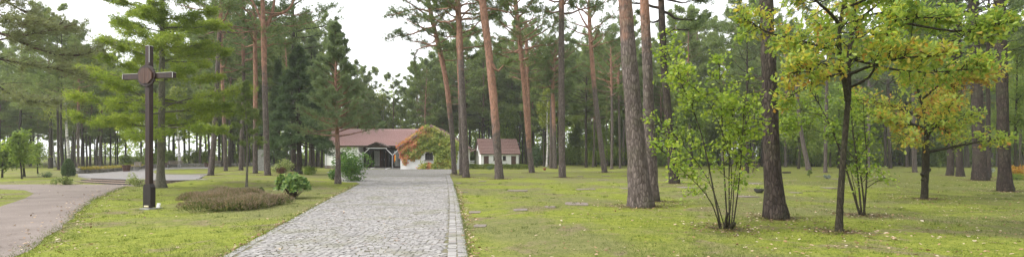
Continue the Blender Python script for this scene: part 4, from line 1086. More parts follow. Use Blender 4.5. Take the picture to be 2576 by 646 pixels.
def wall_with_holes(mb, x0, x1, z0, z1, holes, y, th=.3):
    """front wall in the xz plane built from strips around rectangular openings"""
    xs = sorted({x0, x1, *[h[0] for h in holes], *[h[1] for h in holes]}); zs = sorted({z0, z1, *[h[2] for h in holes], *[h[3] for h in holes]})
    for a, b in zip(xs[:-1], xs[1:]):
        for c, d in zip(zs[:-1], zs[1:]):
            if any(h[0] <= a and b <= h[1] and h[2] <= c and d <= h[3] for h in holes): continue
            mb.box(((a + b) / 2, y + th / 2, (c + d) / 2), (b - a, th, d - c))

# ---- the long white hall with the ivy gable
OX, OY = -15.0, 66.5
hall = thing('hall_building', 'long low white hall with pink red tiled roof, timber porch and gable end', 'building', (OX, OY, 0))
W = 8.3; PK = 4.15; EZ = 3.05; RZ = 5.72; WING_Y = 3.0
mb = MB(); wx0, wx1, wz0, wz1 = 3.30, 4.38, 1.22, 2.34   # arched window opening
# gable wall as polygons round the window
th = .3
def gz(x): return EZ + (RZ - EZ) * (1 - abs(x - PK) / PK)
cols = [0, 1.3, 2.6, wx0, PK, wx1, 6, 7.2, W]
for a, b in zip(cols[:-1], cols[1:]):
    segs = [(0, None)] if not (a >= wx0 and b <= wx1) else [(0, wz0), (wz1, None)]
    for lo, hi in segs:
        q = [(a, lo), (b, lo), (b, gz(b) if hi is None else hi), (a, gz(a) if hi is None else hi)]
        mb.prism(q, (1, 0, 0), (0, 0, 1), (0, 1, 0), th)
# spandrels forming the segmental arch over the window
for sgn, xe in ((1, wx0), (-1, wx1)):
    mb.prism([(xe, wz1 - .26), (xe + sgn * .22, wz1 - .07), (xe + sgn * .54, wz1 + .002), (xe, wz1 + .002)], (1, 0, 0), (0, 0, 1), (0, 1, 0), th)
mb.box((.15, 6.3, EZ / 2), (.3, 12.0 - .6, EZ)); mb.box((W - .15, 6.3, EZ / 2), (.3, 12.0 - .6, EZ)); mb.box((W / 2, 12.15, EZ / 2), (W, .3, EZ))
mb.prism([(0, EZ), (W, EZ), (PK, RZ)], (1, 0, 0), (0, 0, 1), (0, 1, 0), .3, (0, 12, 0))
mb.build('gable_wall', M_WHITE, hall)
mb = MB()
tile_roof(mb, (-.35, -.35 + 12.9, EZ - .20), (0, -12.9, 0), (PK + .35, 0, RZ - EZ + .28))
tile_roof(mb, (W + .35, -.35, EZ - .20), (0, 12.9, 0), (-(PK + .35), 0, RZ - EZ + .28))
mb.tube([(PK, -.36, RZ + .14), (PK, 12.5, RZ + .14)], [.11, .11], 8)
mb.build('gable_roof', M_TILE, hall)
wn = MB()
fr_poly = [(wx0 + .01, wz0), (wx1 - .01, wz0), (wx1 - .01, wz1 - .27), (wx1 - .22, wz1 - .09), ((wx0 + wx1) / 2, wz1 - .02), (wx0 + .22, wz1 - .09), (wx0 + .01, wz1 - .27)]
def frame_ring(mb, poly, o, w, y, dep):
    c = np.mean(poly, 0); k = len(poly)
    for i_ in range(k):
        a, b = np.array(poly[i_]), np.array(poly[(i_ + 1) % k]); a2, b2 = a + (c - a) * w, b + (c - b) * w
        mb.prism([tuple(a), tuple(b), tuple(b2), tuple(a2)], (1, 0, 0), (0, 0, 1), (0, 1, 0), dep, (0, y, 0))
frame_ring(wn, fr_poly, None, .16, .10, .08)
wn.box(((wx0 + wx1) / 2, .14, (wz0 + wz1) / 2), (.09, .06, wz1 - wz0 - .1)); wn.box((wx0 + .3, .14, (wz0 + wz1) / 2 - .08), (.03, .05, .85)); wn.box((wx1 - .3, .14, (wz0 + wz1) / 2 - .08), (.03, .05, .85)); wn.box(((wx0 + wx1) / 2, .145, 1.85), (wx1 - wx0 - .1, .05, .04))
wi = wn.build('arched_window', M_TIMB, hall)
pn = MB(); pn.prism(fr_poly, (1, 0, 0), (0, 0, 1), (0, 1, 0), .01, (0, .19, 0)); pn.build('pane', M_GLASS, wi)
sl = MB(); sl.box(((wx0 + wx1) / 2, -.04, wz0 - .05), (wx1 - wx0 + .3, .16, .09)); sl.build('sill', M_SILL, wi)
# long wing: ridge along x
wl, wr = -11.6, 0.0; fy = WING_Y; by = fy + 8; ze = 3.28; zr = 5.55
mb = MB()
x_a, x_b = wl + .3, -6.55
hx0, hx1 = -9.6, -8.3
wall_with_holes(mb, x_a, x_b, .45, ze, [(hx0, hx1, 1.15, 2.35)], fy, .3)
mb.box((wl + .45, fy + 4.3, ze / 2), (.3, 7.4, ze)); mb.prism([(0, ze), (8, ze), (4, zr)], (0, 1, 0), (0, 0, 1), (1, 0, 0), .3, (wl + .3, fy, 0))
mb.box(((wl + wr) / 2 + .15, by - .15, ze / 2), (wr - wl - .9, .3, ze)); mb.box((x_b - .15, fy + 1.3, ze / 2), (.3, 2.0, ze))
mb.build('wing_wall', M_WHITE, hall)
mb = MB(); mb.box(((x_a + x_b) / 2, fy + .14, .22), (x_b - x_a + .04, .34, .46)); mb.build('plinth', M_PLINTH, hall)
mb = MB(); tile_roof(mb, (wl, fy - .45, ze - .12), (wr - wl + 2.2, 0, 0), (0, 4.45, zr - ze + .2))
tile_roof(mb, (wr + 2.2, by + .45, ze - .12), (-(wr - wl) - 2.2, 0, 0), (0, -4.45, zr - ze + .2))
mb.tube([(wl, fy + 4, zr + .12), (wr + 3.2, fy + 4, zr + .12)], [.11, .11], 8)
mb.build('wing_roof', M_TILE, hall)
mb = MB(); mb.tube([(wl, fy - .52, ze - .10), (wr - .4, fy - .52, ze - .10)], [.07, .07], 8); mb.build('gutter', M_TIMB, hall)
mb = MB(); mb.tube([(wl + .55, fy - .5, ze - .12), (wl + .5, fy - .08, ze - .5), (wl + .5, fy - .08, .12)], [.05, .05, .05], 8); mb.build('downpipe', M_METAL, hall)
mb = MB(); mb.box(((wl + wr) / 2 - .2, fy - .34, ze - .17), (wr - wl - .4, .05, .20)); mb.build('eaves_board', M_TIMB, hall)
wn = MB()
for q in ((hx0 + .05, 1.75, .1, 1.2), (hx1 - .05, 1.75, .1, 1.2), ((hx0 + hx1) / 2, 1.75, .08, 1.2)): wn.box((q[0], fy + .12, q[1]), (q[2], .08, q[3]))
for z_ in (1.2, 2.3): wn.box(((hx0 + hx1) / 2, fy + .12, z_), (hx1 - hx0 - .2, .07, .1))
wi = wn.build('window', M_TIMB, hall)
pn = MB(); pn.box(((hx0 + hx1) / 2, fy + .17, 1.75), (hx1 - hx0 - .02, .012, 1.18)); pn.build('pane', M_GLASS, wi)
sl = MB(); sl.box(((hx0 + hx1) / 2, fy - .04, 1.10), (hx1 - hx0 + .3, .18, .08)); sl.build('sill', M_SILL, wi)
# recessed entrance
ry = fy + 2.3; e0, e1 = -6.55, 0.0
mb = MB(); mb.box(((e0 + e1) / 2, fy + 1.1, .06), (e1 - e0 - .02, 3.0, .12)); mb.box(((e0 + e1) / 2, fy - .75, .03), (e1 - e0 - .6, .6, .06)); mb.build('porch_floor', M_FLOOR, hall)
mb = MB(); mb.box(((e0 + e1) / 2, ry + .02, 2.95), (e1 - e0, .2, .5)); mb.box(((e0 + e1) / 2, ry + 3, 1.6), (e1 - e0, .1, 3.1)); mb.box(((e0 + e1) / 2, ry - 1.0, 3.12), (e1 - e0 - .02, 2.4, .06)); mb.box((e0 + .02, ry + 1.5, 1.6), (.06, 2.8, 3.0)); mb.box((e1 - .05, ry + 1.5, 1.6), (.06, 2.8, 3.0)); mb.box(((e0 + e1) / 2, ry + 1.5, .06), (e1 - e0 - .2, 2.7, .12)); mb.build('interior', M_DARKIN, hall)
mb = MB()
for x in (e0 + .08, e0 + 1.15, -4.05, -2.95, -.95, e1 - .10): mb.box((x, ry, 1.42), (.14, .14, 2.6))
for a, b in ((e0, -4.05), (-2.95, e1)):
    mb.box(((a + b) / 2, ry, .22), (b - a - .16, .10, .2)); mb.box(((a + b) / 2, ry - .002, 2.62), (b - a - .16, .10, .14))
mb.build('entrance_frame', M_TIMB, hall)
for x in (e0 + .6, -4.8, -1.95, -.5):
    w_ = .92 if x in (e0 + .6,) else (1.30 if x == -4.8 else (1.84 if x == -1.95 else .72))
    g_ = MB(); g_.box((x, ry, 1.42), (w_, .012, 2.3)); g_.build('glass_panel', M_CLEAR, hall)
for x0_, n_ in ((-5.0, 5), (-2.1, 7)):
    mb = MB()
    for k_ in range(n_): mb.tube([(x0_ + k_ * .16, ry + .3 + .03 * (k_ % 2), .3), (x0_ + k_ * .16, ry + .3, 2.5)], [.06, .045], 6)
    mb.build('curtain', M_CURT, hall)
for x, rz_ in ((-3.95, 1.25), (-3.05, -1.2)):
    mb = MB(); c, s_ = math.cos(rz_), math.sin(rz_); mb.box((x + (.48 * c if rz_ > 0 else -.48 * c), ry - .48 * abs(s_), 1.3), (.96, .06, 2.35), rz_ if rz_ > 0 else rz_ ); d_ = mb.build('door', M_TIMR, hall)
    h_ = MB(); h_.tube([(x + (.8 * c if rz_ > 0 else -.8 * c), ry - .8 * abs(s_) - .08, 1.15), (x + (.8 * c if rz_ > 0 else -.8 * c), ry - .8 * abs(s_) - .08, 1.4)], [.025, .025], 6); h_.build('handle', M_METAL, d_)
# little porch gable, lintel and forked posts
px0, px1, pk, pz = -5.05, -1.85, -3.45, 3.52
mb = MB()
for sgn, xe in ((1, px0), (-1, px1)):
    a = np.array([xe, 0.55, 2.88]); b = np.array([pk, 0.55, pz]); nn = unit(np.array([-(b - a)[2], 0, (b - a)[0]]) * sgn)
    q = np.array([a, b, b + [0, 2.3, 0], a + [0, 2.3, 0]]); V = np.concatenate([q, q + nn * .14])
    mb.add(V, [[3, 2, 1, 0], [4, 5, 6, 7], [0, 1, 5, 4], [1, 2, 6, 5], [2, 3, 7, 6], [3, 0, 4, 7]])
mb.prism([(px0 + .35, 2.93), (px1 - .35, 2.93), (pk, 3.45)], (1, 0, 0), (0, 0, 1), (0, 1, 0), .05, (0, .8, 0))
mb.build('porch_roof', M_TIMB, hall)
mb = MB(); mb.box(((px0 + px1) / 2, .84, 2.83), (px1 - px0 - .35, .10, .09)); mb.build('porch_lintel', M_WPAINT, hall)
for x, sx in ((-5.35, 1), (-1.22, -1)):
    mb = MB(); mb.tube([(x, .62, 0), (x, .62, 1.85)], [.085, .085], 10); mb.lathe([(0, 1.84), (.13, 1.84), (.13, 1.93), (0, 1.93)], (x, .62, 0), 10)
    po = mb.build('porch_post', M_METAL, hall)
    for ex, ez in ((x + sx * .95, 2.78), (x - sx * .75, 2.6)):
        q = MB(); q.tube([(x, .62, 1.88), (ex, .72, ez)], [.034, .034], 8); q.build('strut', M_WPAINT, po)
for x in (-3.9, -1.75):
    mb = MB(); mb.box((x, .25, .10), (.10, 2.6, .035), 0, 0, .05); mb.build('ramp_rail', M_WPAINT, hall)

# furled flag on the right porch post
FLB = plain('flag_black', (.02, .02, .022), .9, .1, .2, 9); FLR = plain('flag_red', (.50, .035, .03), .85, .1, .1, 9); FLG = plain('flag_gold', (.72, .40, .03), .85, .1, .1, 9)
fl = thing('furled_flag', 'furled black red and gold flag leaning at the right porch post', 'flag', (OX - .92, OY + .40, 0))
mb = MB(); mb.tube([(-.38, 0, .02), (.02, .05, 2.0)], [.022, .02], 8); mb.build('flag_pole', M_TIMB, fl)
mb = MB(); rng = np.random.default_rng(4)
for k_, dx in enumerate((-.07, .02, .10)):
    mb.tube([(.03 + dx, -.03, 1.93), (.02 + dx, -.06, 1.5), (.0 + dx * .8, -.04, 1.15), (-.03 + dx * .7, -.03, .85 + .1 * k_)], [.035, .075, .085, .05], 8, k_)
mb.build('flag_cloth', [FLB, FLR, FLG], fl)

# ---- creeper over the gable
def zoom4(x, y): return ((1180 + x / 2.691) / 1.49068, (440 + y / 2.691) / 1.49068)
def creeper():
    rng = np.random.default_rng(60)
    poly = [(825, 290), (900, 238), (1000, 168), (1080, 103), (1150, 72), (1200, 90), (1290, 145), (1400, 212), (1478, 262), (1478, 300), (1440, 330), (1420, 525), (1215, 525), (1205, 520), (1215, 450), (1222, 380), (1200, 343), (1150, 334), (1108, 340), (1090, 365), (1060, 405), (990, 428), (955, 404), (905, 412), (868, 402), (862, 330)]
    base = [(1040, 520), (1080, 480), (1130, 452), (1215, 470), (1215, 522)]
    st1 = [(885, 405), (935, 405), (930, 470), (905, 480)]
    st2 = [(1060, 430), (1085, 425), (1090, 500), (1075, 500)]
    def inside(px, py, pg):
        r = np.zeros(len(px), bool); k = len(pg)
        for i in range(k):
            x1, y1 = pg[i]; x2, y2 = pg[(i + 1) % k]
            c = ((y1 > py) != (y2 > py)) & (px < (x2 - x1) * (py - y1) / (y2 - y1 + 1e-9) + x1); r ^= c
        return r
    px = rng.uniform(820, 1480, 26000); py = rng.uniform(70, 526, 26000)
    nz = np.sin(px * .031 + 2 * np.sin(py * .021)) * np.sin(py * .043 + px * .012)
    jx, jy = px + rng.normal(size=26000) * 7, py + rng.normal(size=26000) * 7
    main = inside(jx, jy, poly); bs = inside(jx, jy, base); s1 = inside(jx, jy, st1) & (rng.uniform(size=26000) < .5); s2 = inside(jx, jy, st2) & (rng.uniform(size=26000) < .12)
    main &= rng.uniform(size=26000) < .62 + .5 * (nz > -.55)
    keep = main | bs | s1 | s2; px, py, bs, nz = px[keep], py[keep], bs[keep], nz[keep]
    u, v = zoom4(px, py); d = OY
    X = (u - 1288) / F * d; Z = CH + (HZ - v) * d / F; m = len(X)
    thick = .12 + .10 * (nz + .5) + .25 * np.clip((px - 1200) / 280, 0, 1) + .25 * bs
    Yv = OY - .03 - np.abs(rng.normal(size=m)) * thick
    C = np.stack([X, Yv, Z], -1) - [OX, OY, 0]
    D = unit(rng.normal(size=(m, 3)) * [.6, .3, .5] + [0, -.25, -.7]); S = unit(np.cross(D, np.array([0, -1., .35]) + rng.normal(size=(m, 3)) * .4))
    zone = 0.62 * np.clip((1240 - px) / 240, 0, 1) + .25 * (np.sin(px * .02 + 1) * np.sin(py * .03)) + rng.normal(size=m) * .13
    zone = zone - .10; zone = np.where(bs, .35 + .3 * np.sin(px * .05), zone) + .35 * np.exp(-(((px - 905) / 50) ** 2 + ((py - 395) / 25) ** 2)) + .3 * np.exp(-(((px - 1255) / 35) ** 2 + ((py - 460) / 35) ** 2)) + .25 * np.exp(-(((px - 1180) / 60) ** 2 + ((py - 185) / 40) ** 2))
    zone = zone + .42 * np.exp(-np.abs((py - 285) - (px - 830) * (100 - 285) / 250.) / 26) * (px < 1110) - .10 * ((px > 960) & (px < 1100) & (py > 300))
    mb = MB()
    for mi, k in ((0, zone < .26), (1, (zone >= .26) & (zone < .52)), (2, zone >= .52)):
        LL = rng.uniform(.14, .26, k.sum()); mb.leaves(C[k], D[k], S[k], LL, LL * .85, RHOMB, mi)
    r = thing('virginia_creeper', 'red orange and green creeper covering the white gable wall', 'climbing plant', (OX, OY, 0))
    mb.build('foliage', [M_IVYG, M_IVY, M_IVYR], r)
    sm = MB()
    for x0, x1, z1 in ((7.4, 7.0, 3.2), (6.9, 5.0, 4.3), (5.1, 4.4, 2.6), (7.9, 8.1, 3.4)):
        sm.tube(smooth_path([(x0, -.05, 0), ((x0 + x1) / 2 + .2, -.05, z1 * .5), (x1, -.05, z1)], 8), np.linspace(.035, .012, 8), 5)
    sm.build('stem', M_TWIG, r)
creeper()

# ---- small white house
HX, HY = P(1210, 417.5, 87)[0], 87.0
RZ_ = .27
sh = thing('small_house', 'small white outbuilding with steep brown red tiled roof and two dark doors', 'house', (HX, HY, 0), RZ_)
W2, D2, EZ2, RD2 = 6.9, 4.6, 2.32, 4.62
mb = MB()
doors = [(.50, 1.42), (5.50, 6.43)]; wins = [(2.25, 2.85), (3.95, 4.55)]
wall_with_holes(mb, 0, W2, 0, EZ2, [(a, b, 0, 1.85) for a, b in doors] + [(a, b, 1.05, 1.85) for a, b in wins], 0, .25)
mb.box((W2 - .125, D2 / 2 + .05, EZ2 / 2), (.25, D2 - .4, EZ2)); mb.box((W2 / 2, D2 - .07, EZ2 / 2), (W2, .25, EZ2))
sd = [(1.7, 2.5)]
for a, b, lo, hi in ((.25, 1.7, 0, EZ2), (2.5, D2 - .2, 0, EZ2), (1.7, 2.5, 1.85, EZ2)): mb.box((.125, (a + b) / 2, (lo + hi) / 2), (.25, b - a, hi - lo))
for x in (0, W2 - .25): mb.prism([(0, EZ2), (D2, EZ2), (D2 / 2, RD2 - .12)], (0, 1, 0), (0, 0, 1), (1, 0, 0), .25, (x, 0, 0))
mb.build('wall', M_WHITE, sh)
mb = MB(); B_ = np.array([0, D2 / 2 + .35, RD2 - EZ2 + .38])
tile_roof(mb, (-.25, -.35, EZ2 - .16), (W2 + .5, 0, 0), B_, .33, .38); tile_roof(mb, (W2 + .25, D2 + .35, EZ2 - .16), (-W2 - .5, 0, 0), B_ * [1, -1, 1], .33, .38)
mb.tube([(-.25, D2 / 2, RD2 + .26), (W2 + .25, D2 / 2, RD2 + .26)], [.1, .1], 8)
mb.build('roof', M_TILE2, sh)
for sx in (-.275, W2 + .255):
    mb = MB()
    for sg in (1, -1):
        ys = -.37 if sg == 1 else D2 + .37
        a = np.array([sx, ys, EZ2 - .18]); b = np.array([sx, D2 / 2, RD2 + .20]); q = np.array([a, b, b + [0, 0, -.2], a + [0, 0, -.2]]); V = np.concatenate([q, q + [.022, 0, 0]])
        mb.add(V, [[0, 1, 2, 3], [7, 6, 5, 4], [0, 4, 5, 1], [1, 5, 6, 2], [2, 6, 7, 3], [3, 7, 4, 0]])
    mb.build('barge_board', M_TIMB if sx < 0 else M_SILL, sh)
for a, b in doors:
    mb = MB(); mb.box(((a + b) / 2, .10, .92), (b - a - .02, .06, 1.82))
    for k_ in range(5): mb.box((a + .1 + k_ * (b - a - .2) / 4, .065, .92), (.012, .012, 1.7))
    d_ = mb.build('door', M_TIMR, sh); h_ = MB(); h_.box((b - .14, .05, .95), (.05, .06, .12)); h_.build('handle', M_METAL, d_)
for a, b in wins:
    mb = MB()
    for x, w_ in ((a + .04, .08), (b - .04, .08), ((a + b) / 2, .05)): mb.box((x, .09, 1.45), (w_, .07, .8))
    for z_ in (1.09, 1.81): mb.box(((a + b) / 2, .09, z_), (b - a - .16, .065, .08))
    wi = mb.build('window', M_TIMB, sh); pn = MB(); pn.box(((a + b) / 2, .13, 1.45), (b - a - .01, .012, .78)); pn.build('pane', M_GLASS, wi)
    sl = MB(); sl.box(((a + b) / 2, -.03, 1.01), (b - a + .22, .16, .07)); sl.build('sill', M_TIMB, wi)
mb = MB(); mb.box((.15, 2.1, .92), (.06, .78, 1.84)); mb.build('side_door', M_SILL, sh)
mb = MB(); mb.prism([(D2 / 2 - .16, 2.9), (D2 / 2 + .16, 2.9), (D2 / 2 + .16, 3.75), (D2 / 2 - .16, 3.75)], (0, 1, 0), (0, 0, 1), (1, 0, 0), .02, (-.022, 0, 0)); mb.build('gable_slit', M_TIMB, sh)
mb = MB(); mb.tube([(W2 + .1, -.42, EZ2 - .2), (W2 + .06, -.1, EZ2 - .5), (W2 + .06, -.1, .1)], [.04] * 3, 8); mb.build('downpipe', M_METAL, sh)
mb = MB(); mb.box((-.25, 1.3, .55), (.02, .02, .02)); 
for yv in (2.6, 4.4):
    q = MB(); q.box((-2.0, yv, 1.08), (.12, .12, 2.16)); q.build('porch_post', M_TIMB, sh)
mb = MB(); q = np.array([(-2.5, 2.2, 2.15), (-.28, 2.2, 2.95), (-.28, 5.0, 2.95), (-2.5, 5.0, 2.15)]); mb.add(np.concatenate([q, q + [0, 0, .14]]), [[3, 2, 1, 0], [4, 5, 6, 7], [0, 1, 5, 4], [1, 2, 6, 5], [2, 3, 7, 6], [3, 0, 4, 7]]); mb.build('porch_roof', M_TILE2, sh)
mb = MB()
for z_ in (.55, .95): mb.box((-1.3, 2.6, z_), (1.3, .06, .07))
for k_ in range(5): mb.box((-1.85 + k_ * .27, 2.602, .5), (.05, .05, .95))
mb.build('railing', M_WPAINT, sh)
for x in (2.0, 4.55):
    b_ = thing('flower_trough', 'dark flower trough on the %s of the small house front' % ('left' if x < 3 else 'right'), 'planter', (HX + x * math.cos(RZ_) + .3 * math.sin(RZ_), HY + x * math.sin(RZ_) - .3 * math.cos(RZ_), 0), RZ_)
    q = MB(); q.box((0, 0, .15), (.7, .28, .3), top=1.08); q.build('trough', M_TIMB, b_); q = shrub_mesh(np.random.default_rng(int(x * 10)), .5, .35, 160, .09, .06, base=.3); o = q.build('plants', M_UNDER, b_); o.location.z = .22
# ------------------------------------------------------------------ wooden cross
t = NT('stained_wood'); o_ = t.coord('Object'); g1 = t.noise(t.mapp(o_, (26, 26, 1.6)), 1, 5, .65, .4); g2 = t.noise(o_, 3, 3)
c_ = t.ramp(g1, [(.3, (.011, .006, .005)), (.5, (.024, .011, .009)), (.75, (.052, .022, .016))])
c_ = t.mix(t.ramp(g2, [(.5, (0, 0, 0)), (.75, (.5, .5, .5))]), c_, (.045, .025, .02))
M_CROSS = t.done(t.bsdf(c_, .5, .35, g1, .3, .01))
t = NT('stained_wood_light'); o_ = t.coord('Object'); g1 = t.noise(t.mapp(o_, (22, 22, 1.6)), 1, 5, .65, .4)
M_CROSSL = t.done(t.bsdf(t.ramp(g1, [(.3, (.035, .015, .010)), (.5, (.065, .028, .017)), (.75, (.11, .05, .03))]), .5, .35, g1, .3, .01))
M_CROSSD = plain('dark_sheath_wood', (.014, .009, .008), .55, .35, .3, 7)
M_LEAD = plain('pale_cover_strip', (.50, .49, .47), .5, .4, .1, 6)
M_STONE = plain('grey_stone', (.27, .265, .255), .85, .2, .25, 5, bump=.5)
g = G(375.5, 525.5)
cr = thing('wooden_cross', 'tall dark red brown wooden cross with an octagonal boss on the lawn', 'cross', g, rad(-13))
def bev_box(mb, c, s, b=.02, mi=0):
    (x, y, z), (a, d, h) = c, s; a /= 2; h /= 2
    mb.prism([(-a + b, -h), (a - b, -h), (a, -h + b), (a, h - b), (a - b, h), (-a + b, h), (-a, h - b), (-a, -h + b)], (1, 0, 0), (0, 0, 1), (0, 1, 0), d, (x, y - d / 2, z), mi)
S = g.y / F   # metres per unit there
ztop = CH + (HZ - 117) * S - g.z
zc = CH + (HZ - 192) * S - g.z
mb = MB(); mb.box((0, 0, (ztop + .3) / 2), (.155, .135, ztop - .3)); mb.build('shaft', M_CROSS, cr)
for sx in (-1, 1):
    mb = MB(); mb.box((sx * .563, 0, zc), (.765, .13, .160)); mb.build('arm', M_CROSS, cr)
    mb = MB(); mb.box((sx * .952, -.070, zc), (.010, .012, .165)); mb.box((sx * .563, 0, zc + .084), (.765, .138, .010)); mb.build('cover_strip', M_LEAD, cr)
mb = MB(); mb.box((0, 0, ztop + .006), (.165, .142, .012)); mb.box((.078, -.069, ztop - .26), (.009, .012, .50)); mb.build('cap_strip', M_LEAD, cr)
# stepped backing board and octagon boss
r1 = .36; pts = []
for k_ in range(8):
    a = math.pi / 8 + k_ * math.pi / 4; b = a + math.pi / 4
    pa = np.array([math.cos(a), math.sin(a)]) * r1; pb = np.array([math.cos(b), math.sin(b)]) * r1
    for f, q in ((0, .93), (.25, .93), (.25, 1.0), (.75, 1.0), (.75, .93)): pts.append(tuple((pa + (pb - pa) * f) * q))
mb = MB(); mb.prism(pts, (1, 0, 0), (0, 0, 1), (0, 1, 0), .05, (0, -.112, zc)); mb.build('backing_board', M_CROSS, cr)
oc = [(math.cos(math.pi / 8 + k_ * math.pi / 4) * .275, math.sin(math.pi / 8 + k_ * math.pi / 4) * .25) for k_ in range(8)]
def clip_half(poly, sgn):
    out = []
    for (x1, y1), (x2, y2) in zip(poly, poly[1:] + poly[:1]):
        if sgn * x1 >= .004: out.append((x1, y1))
        if (sgn * x1 - .004) * (sgn * x2 - .004) < 0:
            f = (sgn * .004 - x1) / (x2 - x1); out.append((sgn * .004, y1 + f * (y2 - y1)))
    return out
mb = MB(); mb.prism(clip_half(oc, 1), (1, 0, 0), (0, 0, 1), (0, 1, 0), .035, (0, -.146, zc)); mb.prism(clip_half(oc, -1), (1, 0, 0), (0, 0, 1), (0, 1, 0), .035, (0, -.146, zc)); mb.build('octagon_boss', M_CROSSL, cr)
zs = CH + (HZ - 462) * S - g.z
mb = MB()
mb.prism([(-.142, .06), (.142, .06), (.142, zs - .10), (.092, zs), (-.092, zs), (-.142, zs - .10)], (1, 0, 0), (0, 0, 1), (0, 1, 0), .17, (0, -.085, 0))
mb.build('foot_sheath', M_CROSSD, cr)
mb = MB(); mb.box((0, -.02, .015), (.36, .28, .05)); mb.build('base_slab', M_STONE, cr)
M_YEL = plain('pale_label', (.62, .56, .38), .6, .3, .1, 8)
mb = MB(); mb.box((0, -.097, .10), (.16, .02, .045)); mb.build('name_strip', M_YEL, cr)
g2 = G(398.5, 523)
pl = thing('white_plate', 'small white plate standing in the grass at the foot of the cross', 'plate', g2, rad(-15))
mb = MB(); mb.box((0, 0, .085), (.115, .03, .15), 0, 0, -.25); mb.build('plate', M_WPAINT, pl); mb = MB(); mb.box((0, .03, .0), (.15, .12, .04)); mb.build('foot', M_STONE, pl)

# ------------------------------------------------------------------ benches
M_SLAT = plain('weathered_slats', (.16, .13, .105), .8, .2, .25, 6); M_CONC = plain('concrete', (.30, .29, .275), .9, .2, .2, 6)
def bench(label, loc, rz, w=1.8, slat=M_SLAT, leg=M_CONC):
    r = thing('park_bench', label, 'bench', loc, rz, 'park benches')
    mb = MB()
    for k_ in range(4): mb.box((0, -.18 + k_ * .115, .44), (w, .095, .04))
    mb.build('seat', slat, r); mb = MB()
    for k_ in range(3): mb.box((0, .29 + k_ * .035, .58 + k_ * .13), (w, .035, .10), 0, 0, .25)
    mb.build('backrest', slat, r)
    for sx in (-1, 1):
        mb = MB(); mb.prism([(-.20, 0), (.22, 0), (.16, .42), (-.22, .42)], (0, 1, 0), (0, 0, 1), (1, 0, 0), .09, (sx * (w / 2 - .28) - .045, 0, -.02)); mb.box((sx * (w / 2 - .28), .28, .60), (.06, .05, .48), 0, 0, .25); mb.build('leg', leg, r)
def ground_at(u, v, z=None):
    q = G(u, v, z); return q
def gter(u, v): x, y = GT(u, v); return (x, y, TZ)
bench('weathered bench turned aside next to the brown planter on the terrace', gter(337, 429.2), rad(-36), 1.9)
bench('weathered bench facing the camera at the back of the terrace', gter(437, 421.5), rad(6), 1.85)
bench('weathered bench half hidden behind the leaning dark pine', (*GT(545, 418.3), TZ), rad(-4), 1.85)
q = G(1889, 428.8); bench('dark bench beside the slim pine on the right lawn', tuple(q), rad(170), 1.9, M_TIMB, M_TIMB)

M_PLANT = plain('brown_planter', (.085, .042, .034), .7, .3, .2, 5); M_BOWL = plain('dark_bowl', (.055, .052, .055), .6, .35, .2, 6); M_TERRA = plain('terracotta', (.26, .10, .055), .8, .2, .2, 6); M_SOIL = plain('soil', (.04, .03, .022), .95, .1, .3, 9)
def planter(label, loc, w, h, m=M_PLANT, seed=1):
    r = thing('planter', label, 'planter', loc); mb = MB()
    mb.lathe([(0, 0), (w * .36, 0), (w * .48, h * .9), (w * .52, h * .9), (w * .52, h), (w * .44, h), (w * .42, h * .88), (0, h * .88)], (0, 0, 0), 14); mb.build('tub', m, r)
    q = shrub_mesh(np.random.default_rng(seed), w * .8, h * .5, 90, .08, .05, base=.2); o = q.build('plants', M_UNDER, r); o.location.z = h * .8
planter('reddish brown planter at the left end of the first terrace bench', gter(318, 430.5), .72, .62, seed=1)
planter('dark planter half hidden behind the light green pine trunk', gter(421, 420.5), .8, .62, seed=2)
planter('dark planter left of the leaning dark pine at the wall', gter(522, 419.8), .85, .6, seed=3)
def bowl(label, loc, w, h, m, plant, seed):
    r = thing('plant_bowl', label, 'plant bowl', loc); mb = MB()
    mb.lathe([(0, 0), (w * .25, 0), (w * .42, h * .45), (w * .5, h), (w * .45, h), (w * .38, h * .6), (0, h * .6)], (0, 0, 0), 18); mb.build('bowl', m, r)
    mb = MB(); mb.lathe([(0, h * .82), (w * .43, h * .82)], (0, 0, 0), 14); mb.build('soil', M_SOIL, r)
    if plant: q = shrub_mesh(np.random.default_rng(seed), w * .5, h * 1.0, 120, .05, .03, base=.1, lumps=4); o = q.build('plant', M_UNDER, r); o.location = (-.04, 0, h * .75)
bowl('dark stone bowl with a green plant in front of the dark brown pine', tuple(G(1909.5, 485)), .44, .19, M_BOWL, True, 5)
bowl('round terracotta bowl on the lawn edge right of the small house hedge', tuple(G(1370, 428)), .42, .28, M_TERRA, False, 6)

# ------------------------------------------------------------------ stele, slabs, log, stakes
g = G(657, 429)
mb = MB(); mb.prism([(-.36, -.05), (.34, -.05), (.33, 1.95), (.2, 2.12), (-.2, 2.16), (-.33, 2.0)], (1, 0, 0), (0, 0, 1), (0, 1, 0), .22, (0, 0, 0))
o = mb.build('stone_stele', M_STONE, loc=g); o.rotation_euler = (.03, -.02, .2); tag(o, 'grey standing stone half hidden behind the forked pine trunk', 'stone')
t = NT('grave_slab_stone'); p = t.coord('Object'); n1 = t.noise(p, 5, 5, .65); n2 = t.noise(p, 1.1, 3); oi = t.n('ShaderNodeObjectInfo').outputs['Random']
c_ = t.ramp(n1, [(.3, (.105, .088, .072)), (.5, (.17, .145, .128)), (.72, (.25, .215, .195))]); c_ = t.mix(t.ramp(n2, [(.5, (0, 0, 0)), (.72, (.6, .6, .6))]), c_, (.13, .12, .06))
c_ = t.mix(t.math('MULTIPLY', oi, .45), c_, (.21, .155, .14)); M_SLAB = t.done(t.bsdf(c_, .85, .2, n1, .4, .01))
